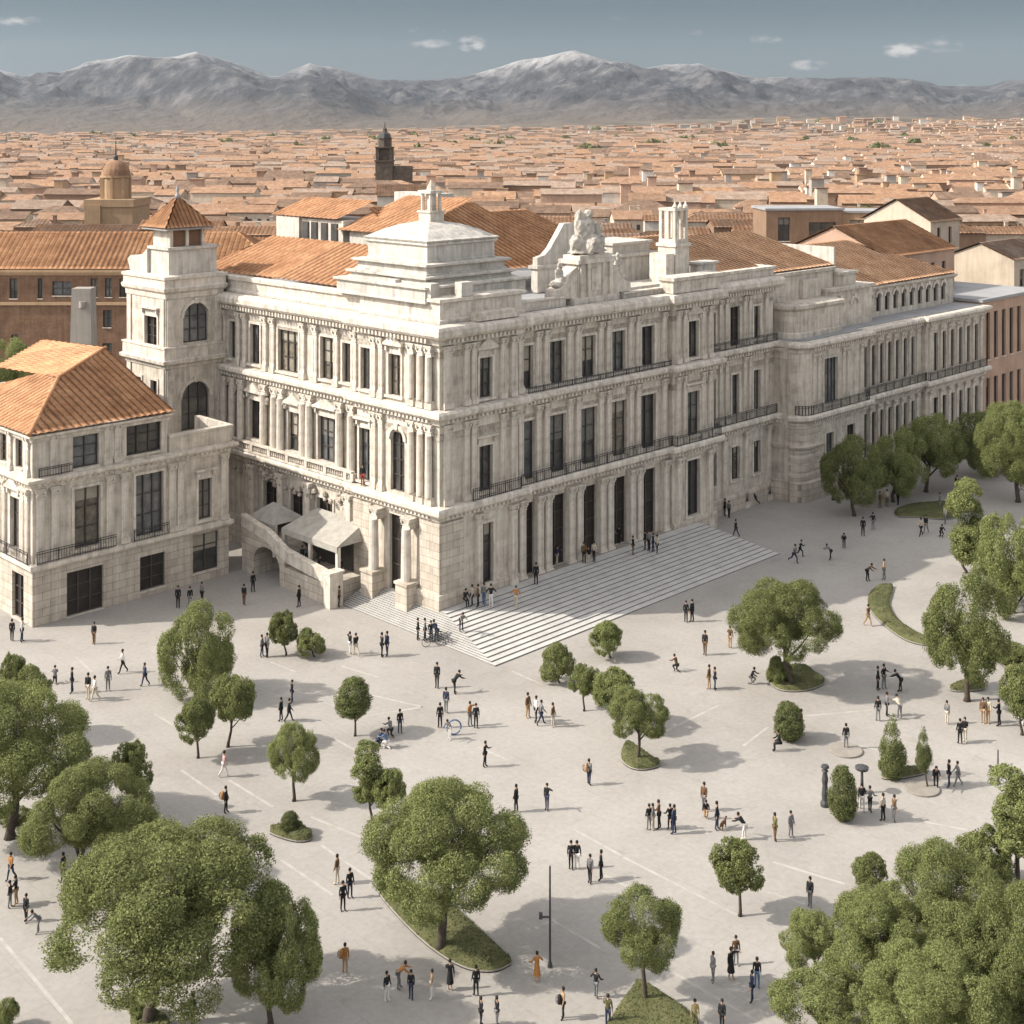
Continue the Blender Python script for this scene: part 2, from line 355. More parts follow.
WR = random.Random(21)
def window(parent, fr, sc, w_, z0, z1, style='hood', arch=False, name='window', rows=3, cols=2, pane=None, proud=.1):
    """stone surround (the window itself) > frame, pane"""
    a, b = sc-w_/2, sc+w_/2; s = MB(); sw = .22
    if style != 'none':
        s.fb(fr, a-sw, a-.003, -.05, proud, z0, z1+sw); s.fb(fr, b+.003, b+sw, -.05, proud, z0, z1+sw); s.fb(fr, a-.003, b+.003, -.05, proud-.012, z1+.003, z1+sw)
    if style in ('hood', 'ped'):
        s.fb(fr, a-sw-.06, b+sw+.06, -.03, .2, z1+sw+.38, z1+sw+.5); s.fb(fr, a-sw-.2, b+sw+.2, -.03, .42, z1+sw+.5, z1+sw+.66)
        s.fb(fr, a-sw+.02, b+sw-.02, -.03, .06, z1+sw, z1+sw+.38)
        for x in (a-sw-.02, b+.02): s.fb(fr, x, x+sw, .0, .3, z1+sw+.03, z1+sw+.38)
    if style == 'ped':
        zt = z1+sw+.66; s.fprism(fr, [(a-sw-.2, zt), (b+sw+.2, zt), (sc, zt+.75)], -.02, .38)
    if style in ('hood', 'ped', 'plain'):
        s.fb(fr, a-sw-.12, b+sw+.12, -.04, .24, z0-.2, z0-.003)
    if arch:
        n = 12; rr = w_/2
        for sg in (-1, 1):
            poly = [(sc+sg*rr, z1), (sc+sg*rr, z1-rr)]+[(sc+sg*rr*math.cos(math.pi/2*i/n), z1-rr+rr*math.sin(math.pi/2*i/n)) for i in range(1, n+1)]
            s.fprism(fr, poly, -.28, .02)
        ring = [(sc+(rr+.3)*math.cos(math.pi*i/16), z1-rr+(rr+.3)*math.sin(math.pi*i/16)) for i in range(17)]
        inn = [(sc+rr*math.cos(math.pi*i/16), z1-rr+rr*math.sin(math.pi*i/16)) for i in range(17)]
        for i in range(16): s.fprism(fr, [inn[i], ring[i], ring[i+1], inn[i+1]], .0, .16)
        s.fprism(fr, [(sc-.16, z1-.05), (sc+.16, z1-.05), (sc+.24, z1+.45), (sc-.24, z1+.45)], .02, .24)
    if style == 'none' and not arch: s.fb(fr, a-.04, b+.04, -.02, .1, z0-.12, z0-.003)
    o = s.build(name, M['trim'], parent)
    f = MB(); t = .09
    f.fb(fr, a, a+t, -.34, -.24, z0, z1); f.fb(fr, b-t, b, -.34, -.24, z0, z1); f.fb(fr, a+t, b-t, -.34, -.24, z1-t, z1); f.fb(fr, a+t, b-t, -.34, -.24, z0, z0+t)
    for i in range(1, cols): x = a+w_*i/cols; f.fb(fr, x-.05, x+.05, -.335, -.235, z0+t, z1-t)
    for i in range(1, rows): z = z0+(z1-z0)*i/rows; f.fb(fr, a+t, b-t, -.33, -.245, z-.03, z+.03)
    f.build('frame', M['frame'], o)
    q_ = WR.random(); gl = M['glass'] if q_ < .6 else (M['glass_b'] if q_ < .85 else M['glass_c'])
    g = MB(); g.fb(fr, a, b, -.42, -.37, z0, z1); g.build('pane', pane or gl, o)
    if pane is None and not arch and WR.random() < .5:
        zb_ = z1-(z1-z0)*WR.choice((.22, .3, .45, .6)); bl_ = MB(); bl_.fb(fr, a+t, b-t, -.365, -.345, zb_, z1-t); bl_.build('blind', M[WR.choice(('blind', 'blind_b'))], o)
    return o

_pil = {}
def pilaster(parent, fr, sc, w_, z0, z1, pr=.22, rnd_=False, name='pilaster'):
    k = (fr[0], w_, round(z1-z0, 2), pr, rnd_)
    if k not in _pil:
        m = MB(); h = z1-z0; f0 = (fr[0], 0.0)
        m.fb(f0, -w_/2-.1, w_/2+.1, 0, pr+.12, 0, .45); m.fb(f0, -w_/2-.05, w_/2+.05, 0, pr+.06, .45, .62)
        if rnd_:
            d = pr; cx, cy = (0, -d) if fr[0] == 'x' else (-d, 0)
            m.lathe(cx, cy, [(w_/2, .62), (w_/2*.98, h*.4), (w_/2*.86, h-.85)], 14)
        else:
            m.fb(f0, -w_/2, w_/2, 0, pr, .62, h-.85)
            m.fb(f0, -w_/2+.1, -w_/2+.16, pr, pr+.03, .9, h-1.1); m.fb(f0, w_/2-.16, w_/2-.1, pr, pr+.03, .9, h-1.1)
        m.fb(f0, -w_/2-.03, w_/2+.03, 0, pr+.05, h-.85, h-.76)
        for i, g in enumerate((.02, .08, .05, .13)):
            m.fb(f0, -w_/2-g, w_/2+g, 0, pr+g, h-.76+i*.16, h-.76+(i+1)*.16-.02)
        for x in (-w_/2-.06, w_/2-.1): m.fb(f0, x, x+.16, pr, pr+.2, h-.42, h-.18)
        m.fb(f0, -w_/2-.16, w_/2+.16, 0, pr+.18, h-.12, h)
        _pil[k] = m.build(name, M['trim'], False)
    p = (sc, fr[1], z0) if fr[0] == 'x' else (fr[1], sc, z0)
    return inst(name, _pil[k], parent, p)

def railing(parent, path, z0, h=.95, name='railing', sp=.22):
    m = MB()
    for i in range(len(path)-1):
        (x0, y0), (x1, y1) = path[i], path[i+1]; L = math.hypot(x1-x0, y1-y0); n = max(1, int(L/sp))
        for zz in (z0+.08, z0+h*.82, z0+h): m.tube([(x0, y0, zz), (x1, y1, zz)], .028, 4)
        for j in range(n+1):
            t = j/n; x = x0+(x1-x0)*t; y = y0+(y1-y0)*t
            m.tube([(x, y, z0), (x, y, z0+h)], .05 if j % 8 == 0 else .02, 4)
    return m.build(name, M['iron'], parent, recalc=False)
def balustrade(parent, path, z0, h=1.0, name='balustrade', m_=None):
    m = MB(); m.sweep(path, [(-.18, z0), (.18, z0), (.18, z0+.14), (-.18, z0+.14)], cap=True); m.sweep(path, [(-.2, z0+h-.16), (.22, z0+h-.16), (.22, z0+h), (-.2, z0+h), (-.2, z0+h-.16)])
    for i in range(len(path)-1):
        (x0, y0), (x1, y1) = path[i], path[i+1]; L = math.hypot(x1-x0, y1-y0); n = max(1, int(L/.3))
        for j in range(n+1):
            t = j/n; x = x0+(x1-x0)*t; y = y0+(y1-y0)*t
            if j % 9 == 0 or j == n: m.box(x-.2, x+.2, y-.2, y+.2, z0+.14, z0+h-.16)
            else: m.lathe(x, y, [(.06, z0+.14), (.11, z0+.3), (.06, z0+h*.6), (.09, z0+h-.16)], 6, cap=False)
    return m.build(name, m_ or M['trim'], parent)
def dentils(mb, path, z0, z1, d0, d1, sp=.46, wd=.22):
    for i in range(len(path)-1):
        (x0, y0), (x1, y1) = path[i], path[i+1]; L = math.hypot(x1-x0, y1-y0)
        if L < 1.2: continue
        ux, uy = (x1-x0)/L, (y1-y0)/L; nx, ny = uy, -ux; n = int((L-.4)/sp)
        for j in range(n):
            c = .3+j*sp
            pts = [(x0+ux*(c+q)+nx*d, y0+uy*(c+q)+ny*d) for q, d in ((0, d0), (wd, d0), (wd, d1), (0, d1))]
            mb.prism(pts, z0, z1)
HAZE = 2.2e-5
# ------------------------------------------------------------------ the palace
PAL = empty('palace', 'large pale stone palace with a stepped corner dome, tall windows and broad front steps', 'palace', (OX, OY, 0), R(45))
SE, SW = ('x', 0.0), ('y', 0.0)
CP = -.4                                         # corner pavilion stands 0.4 m proud
def arc(cx, cy, r, a0, a1, n=7):
    return [(cx+r*math.cos(R(a0+(a1-a0)*i/n)), cy+r*math.sin(R(a0+(a1-a0)*i/n))) for i in range(n+1)]
SWP = [(0, 30.0), (0, 9.6), (CP, 9.6), (CP, CP), (8.2, CP), (8.2, 0), (28.3, 0), (28.3, -.5), (34.6, -.5), (34.6, 1.5), (47.5, 1.5)]
PAV = [(47.5, 1.5), (47.5, -.3)]+arc(49, -.3, 1.5, 180, 270)+[(60, -1.8), (60, -.8), (74.5, -.8), (74.5, -1.3), (89, -1.3), (89, 10)]
Z0, ZT = 0.0, 22.9

bays = [9.4, 13.2, 17.2, 21.2, 25.3]
def ops(cs, w_, a, b): return [(c-w_/2, c+w_/2, a, b) for c in cs]
mb = MB(); mr_ = MB()
# SE: corner pavilion, colonnade bays, end pavilion, recess
cpf, epf, rcf = ('x', CP), ('x', -.5), ('x', 1.5)
wall(mb, cpf, CP, 8.2, 1.2, 22.9, ops([4.5], 1.6, 1.9, 6.7)+ops([4.5], 1.5, 9.25, 12.9)+ops([4.5], 1.4, 16.7, 19.9))
wall(mb, SE, 8.2, 28.3, .6, 22.9, ops(bays, 2.2, 1.25, 7.2)+ops(bays, 2.2, 9.1, 14.0)+ops(bays, 1.8, 16.6, 20.2), .6)
wall(mb, epf, 28.3, 34.6, .3, 22.9, ops([31.4], 1.9, 1.9, 7.1)+ops([31.4], 1.9, 9.4, 13.5)+ops([31.4], 1.5, 16.7, 20.1))
REC = [37.0, 40.9, 44.6]
wall(mb, rcf, 34.6, 47.5, 0, 22.9, ops([37, 40.9], 1.4, 3.1, 6.4)+ops([44.6], 1.2, 3.1, 6.4)+ops(REC, 1.2, 9.6, 13.6)+ops([37, 44.6], 1.1, 16.8, 20.1)+ops([40.9], 1.6, 16.45, 20.6))
mb.box(34.6, 34.62, -.5, 1.5, 0, 22.9); mb.box(28.28, 28.3, -.5, 0, 0, 22.9); mb.box(8.18, 8.2, CP, 0, 0, 22.9)
mb.box(47.48, 47.5, 1.5, 14, 16.2, 22.9)
# SW wall
U = [(28.6, 1.0, 16.9, 20.3), (25.0, 1.5, 16.8, 20.4), (19.9, 3.0, 16.7, 20.6), (14.2, 2.0, 16.8, 20.4), (11.6, 1.1, 16.9, 20.2)]
MID = [(25.0, 1.7, 10.0, 13.5), (18.9, 2.0, 9.9, 13.3), (14.2, 2.7, 9.8, 13.6)]
LOW = [(22.5, 2.2, 3.0, 6.6), (14.6, 2.2, 3.0, 6.6), (18.6, 1.8, 3.0, 6.6)]
o_ = [(c-w_/2, c+w_/2, a, b) for c, w_, a, b in U+MID+LOW]
wall(mb, SW, 9.6, 36.5, 0, 22.9, o_)
cpw = ('y', CP)
CU = [(4.9, 1.5, 16.8, 20.1), (8.6, 1.2, 16.8, 20.2)]; CM = [(4.6, 1.7, 9.2, 14.2), (8.7, 1.4, 9.3, 13.6)]
wall(mb, cpw, CP, 9.6, 1.2, 22.9, [(c-w_/2, c+w_/2, a, b) for c, w_, a, b in CU+CM]+[(3.4, 5.6, 1.25, 7.3)], .8)
mb.box(CP, 0, 9.58, 9.6, 0, 22.9)
mb.build('facade_wall', M['stone'], PAL)

for c in bays:
    d = window(PAL, SE, c, 2.2, 1.25, 7.2, 'none', name='door', rows=4, cols=2, pane=M['door'])
    window(PAL, SE, c, 2.2, 9.1, 14.0, 'flat'); window(PAL, SE, c, 1.8, 16.6, 20.2, 'plain')
window(PAL, cpf, 4.5, 1.6, 1.9, 6.7, 'plain'); window(PAL, cpf, 4.5, 1.5, 9.25, 12.9, 'hood'); window(PAL, cpf, 4.5, 1.4, 16.7, 19.9, 'ped')
window(PAL, epf, 31.4, 1.9, 1.9, 7.1, 'plain'); window(PAL, epf, 31.4, 1.9, 9.4, 13.5, 'hood'); window(PAL, epf, 31.4, 1.5, 16.7, 20.1, 'ped')
for c in (37, 40.9): window(PAL, rcf, c, 1.4, 3.1, 6.4, 'plain')
window(PAL, rcf, 44.6, 1.2, 3.1, 6.4, 'plain')
for c in REC: window(PAL, rcf, c, 1.2, 9.6, 13.6, 'plain', pane=M['shutter'] if c != 40.9 else None)
for c in (37, 44.6): window(PAL, rcf, c, 1.1, 16.8, 20.1, 'plain')
window(PAL, rcf, 40.9, 1.6, 16.45, 20.6, 'none', pane=M['door'])
for i, (c, w_, a, b) in enumerate(U): window(PAL, SW, c, w_, a, b, 'plain', cols=3 if w_ > 2.5 else 2, pane=M['shutter'] if i in (0, 4) else None)
for c, w_, a, b in MID: window(PAL, SW, c, w_, a, b, 'ped', cols=3 if w_ > 2.5 else 2)
for c, w_, a, b in LOW: window(PAL, SW, c, w_, a, b, 'plain', pane=M['door'])
window(PAL, cpw, 4.9, 1.5, 16.8, 20.1, 'ped'); window(PAL, cpw, 8.6, 1.2, 16.8, 20.2, 'plain', pane=M['shutter'])
window(PAL, cpw, 4.6, 1.7, 9.2, 14.2, 'none', arch=True, cols=2, rows=4); window(PAL, cpw, 8.7, 1.4, 9.3, 13.6, 'hood')
window(PAL, cpw, 4.5, 2.2, 1.25, 7.3, 'none', name='door', rows=3, pane=M['door'])

# pilasters / columns
for z0, z1, w_, pr in ((.9, 7.7, .72, .5), (8.95, 15.2, .55, .3), (16.4, 21.3, .55, .26)):
    for k in range(6):
        m_ = [7.55+.95, 11.3, 15.2, 19.2, 23.25, 27.6][k]
        for s_ in ((-.52, .52) if 0 < k < 5 else ((.2,) if k == 0 else (-.1,))): pilaster(PAL, SE, m_+s_, w_, z0, z1, pr)
for z0, z1 in ((8.95, 15.2), (16.4, 21.3)):
    for s_ in (2.3, 3.1, 6.3, 7.5): pilaster(PAL, cpf, s_, .5, z0, z1, .25)
    for s_ in (.35, ): pilaster(PAL, cpf, s_, .8, z0, z1, .2)
    for s_ in (29.0, 30.0, 32.8, 33.9): pilaster(PAL, epf, s_, .5, z0, z1, .25)
    for s_ in (35.4, 38.3, 39.3, 42.4, 43.3, 46.2): pilaster(PAL, rcf, s_, .45, z0, z1, .22)
    for s_ in (.5, 1.5, 2.6): pilaster(PAL, cpw, s_, .6, z0, z1, .35, True)
    for s_ in (6.5, 7.4): pilaster(PAL, cpw, s_, .5, z0, z1, .25)
for s_ in (10.4, 12.9, 15.8, 17.6, 22.1, 23.3, 26.5, 27.5, 29.9, 31.3): pilaster(PAL, SW, s_, .55, 16.4, 21.3, .25)
for s_ in (10.6, 12.2, 16.4, 17.3, 20.6, 21.6, 23.2, 26.8, 28.2, 29.6): pilaster(PAL, SW, s_, .7, 8.95, 15.2, .4, True)
for s_ in (29.1, 33.8): pilaster(PAL, epf, s_, .6, .4, 7.7, .3)
for s_ in (3.6, 7.4): pilaster(PAL, cpf, s_, .6, 1.2, 7.7, .35)
for s_ in (2.5, 6.5): pilaster(PAL, cpw, s_, .85, 1.2, 7.7, .9, True)
for s_ in (35.2, 38.9, 42.6, 46.6): pilaster(PAL, rcf, s_, .5, 0, 7.7, .25)
for s_ in (11.0, 16.6, 20.6, 25): pilaster(PAL, SW, s_, .8, 2.6, 7.7, .5)

# corner piers at street level, pedestals
cn = MB()
cn.box(CP-.32, 1.9, CP-.32, 1.6, .1, 7.69); cn.box(CP-.32, .6, 7.6, 9.9, .1, 7.69); cn.box(CP-.55, 2.05, CP-.55, 1.75, .1, 2.3)
cn.box(CP-1.5, CP, 1.75, 3.1, .5, 2.6); cn.box(CP-1.6, CP, 1.65, 3.2, 2.6, 2.8); cn.box(CP-1.5, CP, 5.95, 7.4, .5, 2.6); cn.box(CP-1.6, CP, 5.85, 7.45, 2.6, 2.8)
cn.build('corner_pier', M['rustic'], PAL)

c1 = [(0, 7.55), (.1, 7.55), (.12, 7.8), (.3, 7.85), (.34, 8.1), (.7, 8.3), (.82, 8.45), (.82, 8.72), (.7, 8.9), (0, 8.95)]
c2 = [(0, 14.55), (.06, 14.55), (.08, 15.2), (.3, 15.25), (.34, 15.55), (.75, 15.75), (.88, 15.9), (.88, 16.15), (.7, 16.32), (0, 16.38)]
c3 = [(0, 20.85), (.06, 20.85), (.1, 21.35), (.35, 21.4), (.4, 21.75), (.85, 22.0), (1.0, 22.2), (1.0, 22.6), (.82, 22.85), (0, 22.95)]
cm = MB(); cm.sweep(SWP, c1); dentils(cm, SWP, 8.0, 8.22, .3, .58); cm.build('lower_cornice', M['trim'], PAL)
cm = MB(); cm.sweep(SWP, c2); dentils(cm, SWP, 15.4, 15.66, .3, .62); cm.build('middle_cornice', M['trim'], PAL)
cm = MB(); cm.sweep(SWP+[(47.5, 12)], c3); dentils(cm, SWP, 21.55, 21.88, .36, .74); cm.build('top_cornice', M['trim'], PAL)
fr_ = MB(); fr_.sweep(SWP, [(.0, 13.95), (.07, 13.97), (.07, 14.53), (0, 14.55)]); fr_.sweep(SWP, [(0, 20.35), (.05, 20.36), (.05, 20.83), (0, 20.84)])
# garlands and carved brackets over the SW windows
rr = random.Random(3)
for s_, z_ in [(x, 13.9) for x in (10.6, 12.2, 16.4, 17.3, 20.6, 21.6, 23.2, 26.8, 28.2)]:
    for k in range(9):
        x = s_+rr.uniform(-.6, .6); z = z_+rr.uniform(-.3, .7); q = rr.uniform(.12, .26)
        fr_.lathe(-.28, x, [(0.02, z-q), (q, z-q*.4), (q*.9, z+q*.4), (.02, z+q)], 6, cap=False)
for k in range(60):
    x = 10+rr.uniform(0, 18); z = 6.9+rr.uniform(-.5, .7); q = rr.uniform(.14, .3)
    fr_.lathe(-.15-rr.uniform(0, .4), x, [(0.02, z-q), (q, z-q*.4), (q*.9, z+q*.4), (.02, z+q)], 6, cap=False)
fr_.build('carved_frieze', M['relief'], PAL)
bs = MB(); bs.sweep([(0, 36.5), (0, 9.6)], [(.0, 0), (.3, 0), (.3, 2.4), (.15, 2.6), (0, 2.6)]); bs.sweep([(8.2, 0), (28.3, 0)], [(0, .0), (.75, .0), (.75, 1.24), (0, 1.26)])
bs.sweep([(28.3, -.5), (34.6, -.5), (34.6, 1.5), (47.5, 1.5)], [(0, 0), (.25, 0), (.25, 1.5), (.12, 1.75), (0, 1.75)])
bs.sweep([(CP, 1.8), (CP, CP), (8.2, CP)], [(0, 1.1), (.2, 1.1), (.2, 1.75), (.08, 1.95), (0, 1.95)])
bs.build('plinth', M['rustic'], PAL)
railing(PAL, [(8.4, -.62), (28.2, -.62), (28.2, -1.15), (34.9, -1.15), (34.9, .88), (47.3, .88)], 8.92)
railing(PAL, [(2.6, CP-.62), (7.9, CP-.62)], 8.92); railing(PAL, [(34.9, .85), (47.3, .85)], 16.36, .8)
railing(PAL, [(9.2, -.66), (28, -.66)], 16.36, .5)
balustrade(PAL, [(-.62, 30), (-.62, 10)], 8.95, .9)

# parapets and attic
pp = MB()
pp.sweep([(.55, 36), (.55, 9.9), (.1, 9.9)], [(0, 22.9), (.3, 22.92), (.3, 23.15), (.12, 23.3), (.12, 24.0), (.34, 24.1), (.34, 24.42), (0, 24.5), (-.5, 24.5), (-.5, 22.9)]); pp.build('parapet', M['trim'], PAL); pp = MB()
pp.sweep([(.1, 9.9), (.1, .1), (9.0, .1), (9.0, .7)], [(0, 22.9), (.25, 22.92), (.25, 23.2), (.05, 23.3), (.05, 24.5), (.3, 24.6), (.3, 24.85), (0, 24.9), (-1.6, 24.95), (-1.6, 22.9)]); pp.build('parapet', M['trim'], PAL); pp = MB()
pp.sweep([(9.0, .5), (14.8, .5)], [(0, 22.9), (.1, 22.9), (.1, 23.6), (.2, 23.65), (.2, 23.8), (-.5, 23.8), (-.5, 22.9)]); pp.build('parapet', M['trim'], PAL); pp = MB()
pp.sweep([(22.4, .5), (28.2, .5)], [(0, 22.9), (.1, 22.9), (.1, 23.25), (.2, 23.3), (.2, 23.45), (-.5, 23.45), (-.5, 22.9)]); pp.build('parapet', M['trim'], PAL); pp = MB()
pp.sweep([(28.1, .6), (28.1, -.7), (34.8, -.7), (34.8, .6)], [(0, 22.95), (.25, 22.97), (.3, 24.0), (.55, 24.15), (.6, 24.45), (0, 24.5), (-1.2, 24.5), (-1.2, 22.9)]); pp.build('parapet', M['trim'], PAL); pp = MB()
pp.sweep([(34.8, 1.7), (47.7, 1.7), (47.7, 10)], [(0, 22.9), (.1, 22.9), (.1, 23.6), (.3, 23.7), (.3, 23.95), (-.5, 23.95), (-.5, 22.9)]); pp.build('parapet', M['trim'], PAL); pp = MB()
pp.box(3.0, 7.6, CP-.75, .4, 22.97, 23.3); pp.box(3.2, 7.4, CP-.55, .4, 23.3, 23.6); pp.build('parapet', M['trim'], PAL); pp = MB()
dk = MB(); dk.prism([(.4, 36), (.4, .4), (28, .4), (28, -.2), (34.6, -.2), (34.6, 1.8), (47.4, 1.8), (47.4, 36)], 22.3, 22.93); dk.build('roof_deck', M['lead'], PAL)

# stepped corner dome: square tiers, corner to the front
DM = MB(); cx, cy = 5.3, 7.0
def sq(h, k=1.0): return [(cx-h, cy+h), (cx-h, cy-h), (cx+h, cy-h), (cx+h, cy+h)]
def tier(h, z0, z1, lip=.18, top_in=1.2):
    DM.sweep(sq(h), [(0, z0), (lip*.6, z0), (lip*.6, z0+.12), (0, z0+.2), (0, z1-.32), (lip, z1-.25), (lip*1.4, z1-.2), (lip*1.4, z1-.04), (0, z1), (-top_in, z1+.02)], closed=True)
tier(5.6, 24.4, 25.75); tier(4.75, 25.75, 26.4, .25); tier(4.35, 26.4, 27.35, .3); tier(3.75, 27.35, 28.95, .14)
DM.sweep(sq(3.75), [(.2, 28.95), (.3, 29.1), (.0, 29.2), (-1.0, 29.75), (-2.0, 30.15), (-2.9, 30.35), (-3.74, 30.4)], closed=True)
# blocks standing on the attic ledge
for x0, x1, y0, y1 in ((-.15, .75, .9, 2.2), (-.15, .75, 5.2, 8.3), (2.2, 3.4, -.1, .7)): DM.box(x0, x1, y0, y1, 24.9, 26.0)
DM.box(.35, 9.6, 12.1, 12.9, 24.4, 25.2)
DM.build('stepped_dome', M['white'], PAL)
fn = MB()
fn.box(cx-.75, cx+.75, cy-.75, cy+.75, 30.3, 31.1); fn.box(cx-.85, cx+.85, cy-.85, cy+.85, 31.1, 31.25)
for x in (-.5, .5):
    for y in (-.5, .5): fn.lathe(cx+x, cy+y, [(.17, 31.25), (.15, 32.7)], 7)
fn.box(cx-.3, cx+.3, cy-.3, cy+.3, 31.25, 32.7); fn.box(cx-.8, cx+.8, cy-.8, cy+.8, 32.7, 32.95); fn.lathe(cx, cy, [(.4, 32.95), (.3, 33.3), (.05, 33.8)], 8)
fn.build('dome_finial', M['trim'], PAL)

# sculpture pedestal over the front
sp = MB(); k0 = 18.7
sp.box(k0-3.0, k0+3.0, .25, 2.6, 22.9, 23.5); sp.box(k0-2.2, k0+2.2, .45, 2.4, 23.5, 26.4); sp.box(k0-2.5, k0+2.5, .2, 2.6, 26.4, 26.75); sp.box(k0-2.1, k0+2.1, .4, 2.4, 26.75, 27.1)
for x in (-1.9, -1.0, 1.0, 1.9): sp.box(k0+x-.2, k0+x+.2, .25, .45, 23.5, 26.4)
sp.box(k0-.6, k0+.6, .33, .45, 24.0, 25.9)
for sg in (-1, 1):   # side scrolls
    pl = [(k0+sg*2.2, 23.5), (k0+sg*5.0, 23.5), (k0+sg*4.9, 24.3), (k0+sg*4.2, 24.5), (k0+sg*3.5, 25.0), (k0+sg*3.0, 25.8), (k0+sg*2.2, 26.2)]
    sp.fprism(('x', 0), pl, -1.9, -.6)
sp.build('statue_pedestal', M['trim'], PAL)

# roof volumes behind the parapets
rf = MB()
rf.fprism(('x', 9.0), [(19.6, 23.5), (28.6, 23.5), (28.6, 26.6), (27.2, 26.7), (26.0, 27.2), (25.2, 28.4), (24.4, 29.2), (23.2, 29.2), (22.4, 28.2), (21.4, 27.0), (20.6, 26.4), (19.6, 26.2)], 0, .6); rf.build('roof_pavilion', M['white'], PAL); rf = MB()
rf.box(19.4, 28.8, 8.2, 9.0, 23.0, 25.2); rf.box(19.2, 29.0, 8.0, 9.2, 25.2, 25.5); rf.build('roof_pavilion', M['white'], PAL); rf = MB()
rf.box(26.8, 33.4, 5.6, 11, 23, 25.9); rf.box(26.5, 33.7, 5.3, 11.2, 25.9, 26.15); rf.box(27.4, 33.0, 6.0, 10.6, 26.15, 27.0); rf.box(27.2, 33.2, 5.8, 10.8, 27.0, 27.25); rf.build('roof_pavilion', M['white'], PAL); rf = MB()
rf.box(24.5, 34.2, 1.6, 5.0, 23, 23.6); rf.build('roof_pavilion', M['white'], PAL); rf = MB()
rf.box(9.6, 14.8, 24.5, 34.5, 25.5, 29.3); rf.box(9.3, 15, 31.2, 35, 25.5, 29.4); rf.box(9.6, 15, 16.0, 23.5, 26, 28.6); rf.build('roof_pavilion', M['white'], PAL); rf = MB()
rf.box(26.0, 28.0, 29, 36.5, 25, 31.2); rf.build('roof_pavilion', M['white'], PAL); rf = MB()
for s_ in (25.8, 27.4, 29.0, 30.4): 
    o = MB(); f9 = ('y', 9.6); o.fb(f9, s_-.5, s_+.5, .0, .1, 26.9, 29.0); ob = o.build('window', M['frame'], PAL)
    o = MB(); o.fb(f9, s_-.42, s_+.42, .1, .13, 26.98, 28.92); o.build('pane', M['glass'], ob)
# tiled roofs
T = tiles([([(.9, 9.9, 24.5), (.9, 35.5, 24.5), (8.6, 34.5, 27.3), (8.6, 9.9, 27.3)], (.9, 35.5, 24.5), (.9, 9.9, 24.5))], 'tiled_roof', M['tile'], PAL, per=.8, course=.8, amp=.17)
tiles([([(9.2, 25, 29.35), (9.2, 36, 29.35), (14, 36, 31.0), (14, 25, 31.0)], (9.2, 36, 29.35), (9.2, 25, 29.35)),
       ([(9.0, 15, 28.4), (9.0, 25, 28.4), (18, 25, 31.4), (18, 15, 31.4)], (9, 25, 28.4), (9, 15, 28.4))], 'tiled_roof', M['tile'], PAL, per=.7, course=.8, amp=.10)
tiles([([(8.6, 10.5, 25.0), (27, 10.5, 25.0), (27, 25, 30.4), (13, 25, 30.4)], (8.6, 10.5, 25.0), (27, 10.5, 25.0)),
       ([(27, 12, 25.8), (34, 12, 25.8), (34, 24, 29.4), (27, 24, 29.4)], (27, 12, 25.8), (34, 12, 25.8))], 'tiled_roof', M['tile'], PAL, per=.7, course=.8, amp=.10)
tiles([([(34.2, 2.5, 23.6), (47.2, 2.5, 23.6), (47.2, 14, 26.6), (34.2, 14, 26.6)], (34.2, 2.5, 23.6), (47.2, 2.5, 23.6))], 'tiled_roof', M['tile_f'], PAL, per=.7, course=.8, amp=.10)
# belvedere chimney over the end pavilion
bv = MB(); bx, by = 32.4, 2.6
bv.box(bx-1.05, bx+1.05, by-1.05, by+1.05, 23.4, 26.9); bv.box(bx-1.2, bx+1.2, by-1.2, by+1.2, 26.9, 27.2); bv.box(bx-1.0, bx+1.0, by-1.0, by+1.0, 27.2, 27.6)
bv.box(bx-2.4, bx-1.2, by-1.0, by+1.0, 23.4, 26.3)
for x in (-.82, 0, .82):
    for y in (-.82, 0, .82):
        if x or y: bv.box(bx+x-.16, bx+x+.16, by+y-.16, by+y+.16, 27.6, 30.3)
bv.box(bx-1.02, bx+1.02, by-1.02, by+1.02, 30.3, 30.55)
for x in (-.82, 0, .82): bv.lathe(bx+x, by-.82, [(.2, 30.55), (.26, 30.7), (.12, 30.95), (.05, 31.2)], 6)
bv.build('belvedere', M['trim'], PAL)

# carved figures on the pedestal (a thing of its own)
def blob_statue(name, parts, p, label, seed):
    import bmesh
    bm = bmesh.new(); r5 = random.Random(seed)
    for x, y, z, a, b, c in parts:
        g = bmesh.ops.create_icosphere(bm, subdivisions=3, radius=1)
        for v in g['verts']:
            n = v.co.copy(); f = 1+.16*math.sin(n.x*7+x*3+seed)*math.cos(n.z*6+z)+.1*math.sin(n.y*13+n.z*9)
            v.co = Vector((x+n.x*a*f, y+n.y*b*f, z+n.z*c*f))
    me = bpy.data.meshes.new(name); bm.to_mesh(me); bm.free(); me.materials.append(M['statue'])
    o = inst(name, me, None, p, R(45)); o.modifiers.new('merge', 'REMESH').voxel_size = .09
    dg = bpy.context.evaluated_depsgraph_get(); m2 = bpy.data.meshes.new_from_object(o.evaluated_get(dg)); o.modifiers.clear(); o.data = m2
    m2.materials.clear(); m2.materials.append(M['statue'])
    return tag(o, label, 'statue')
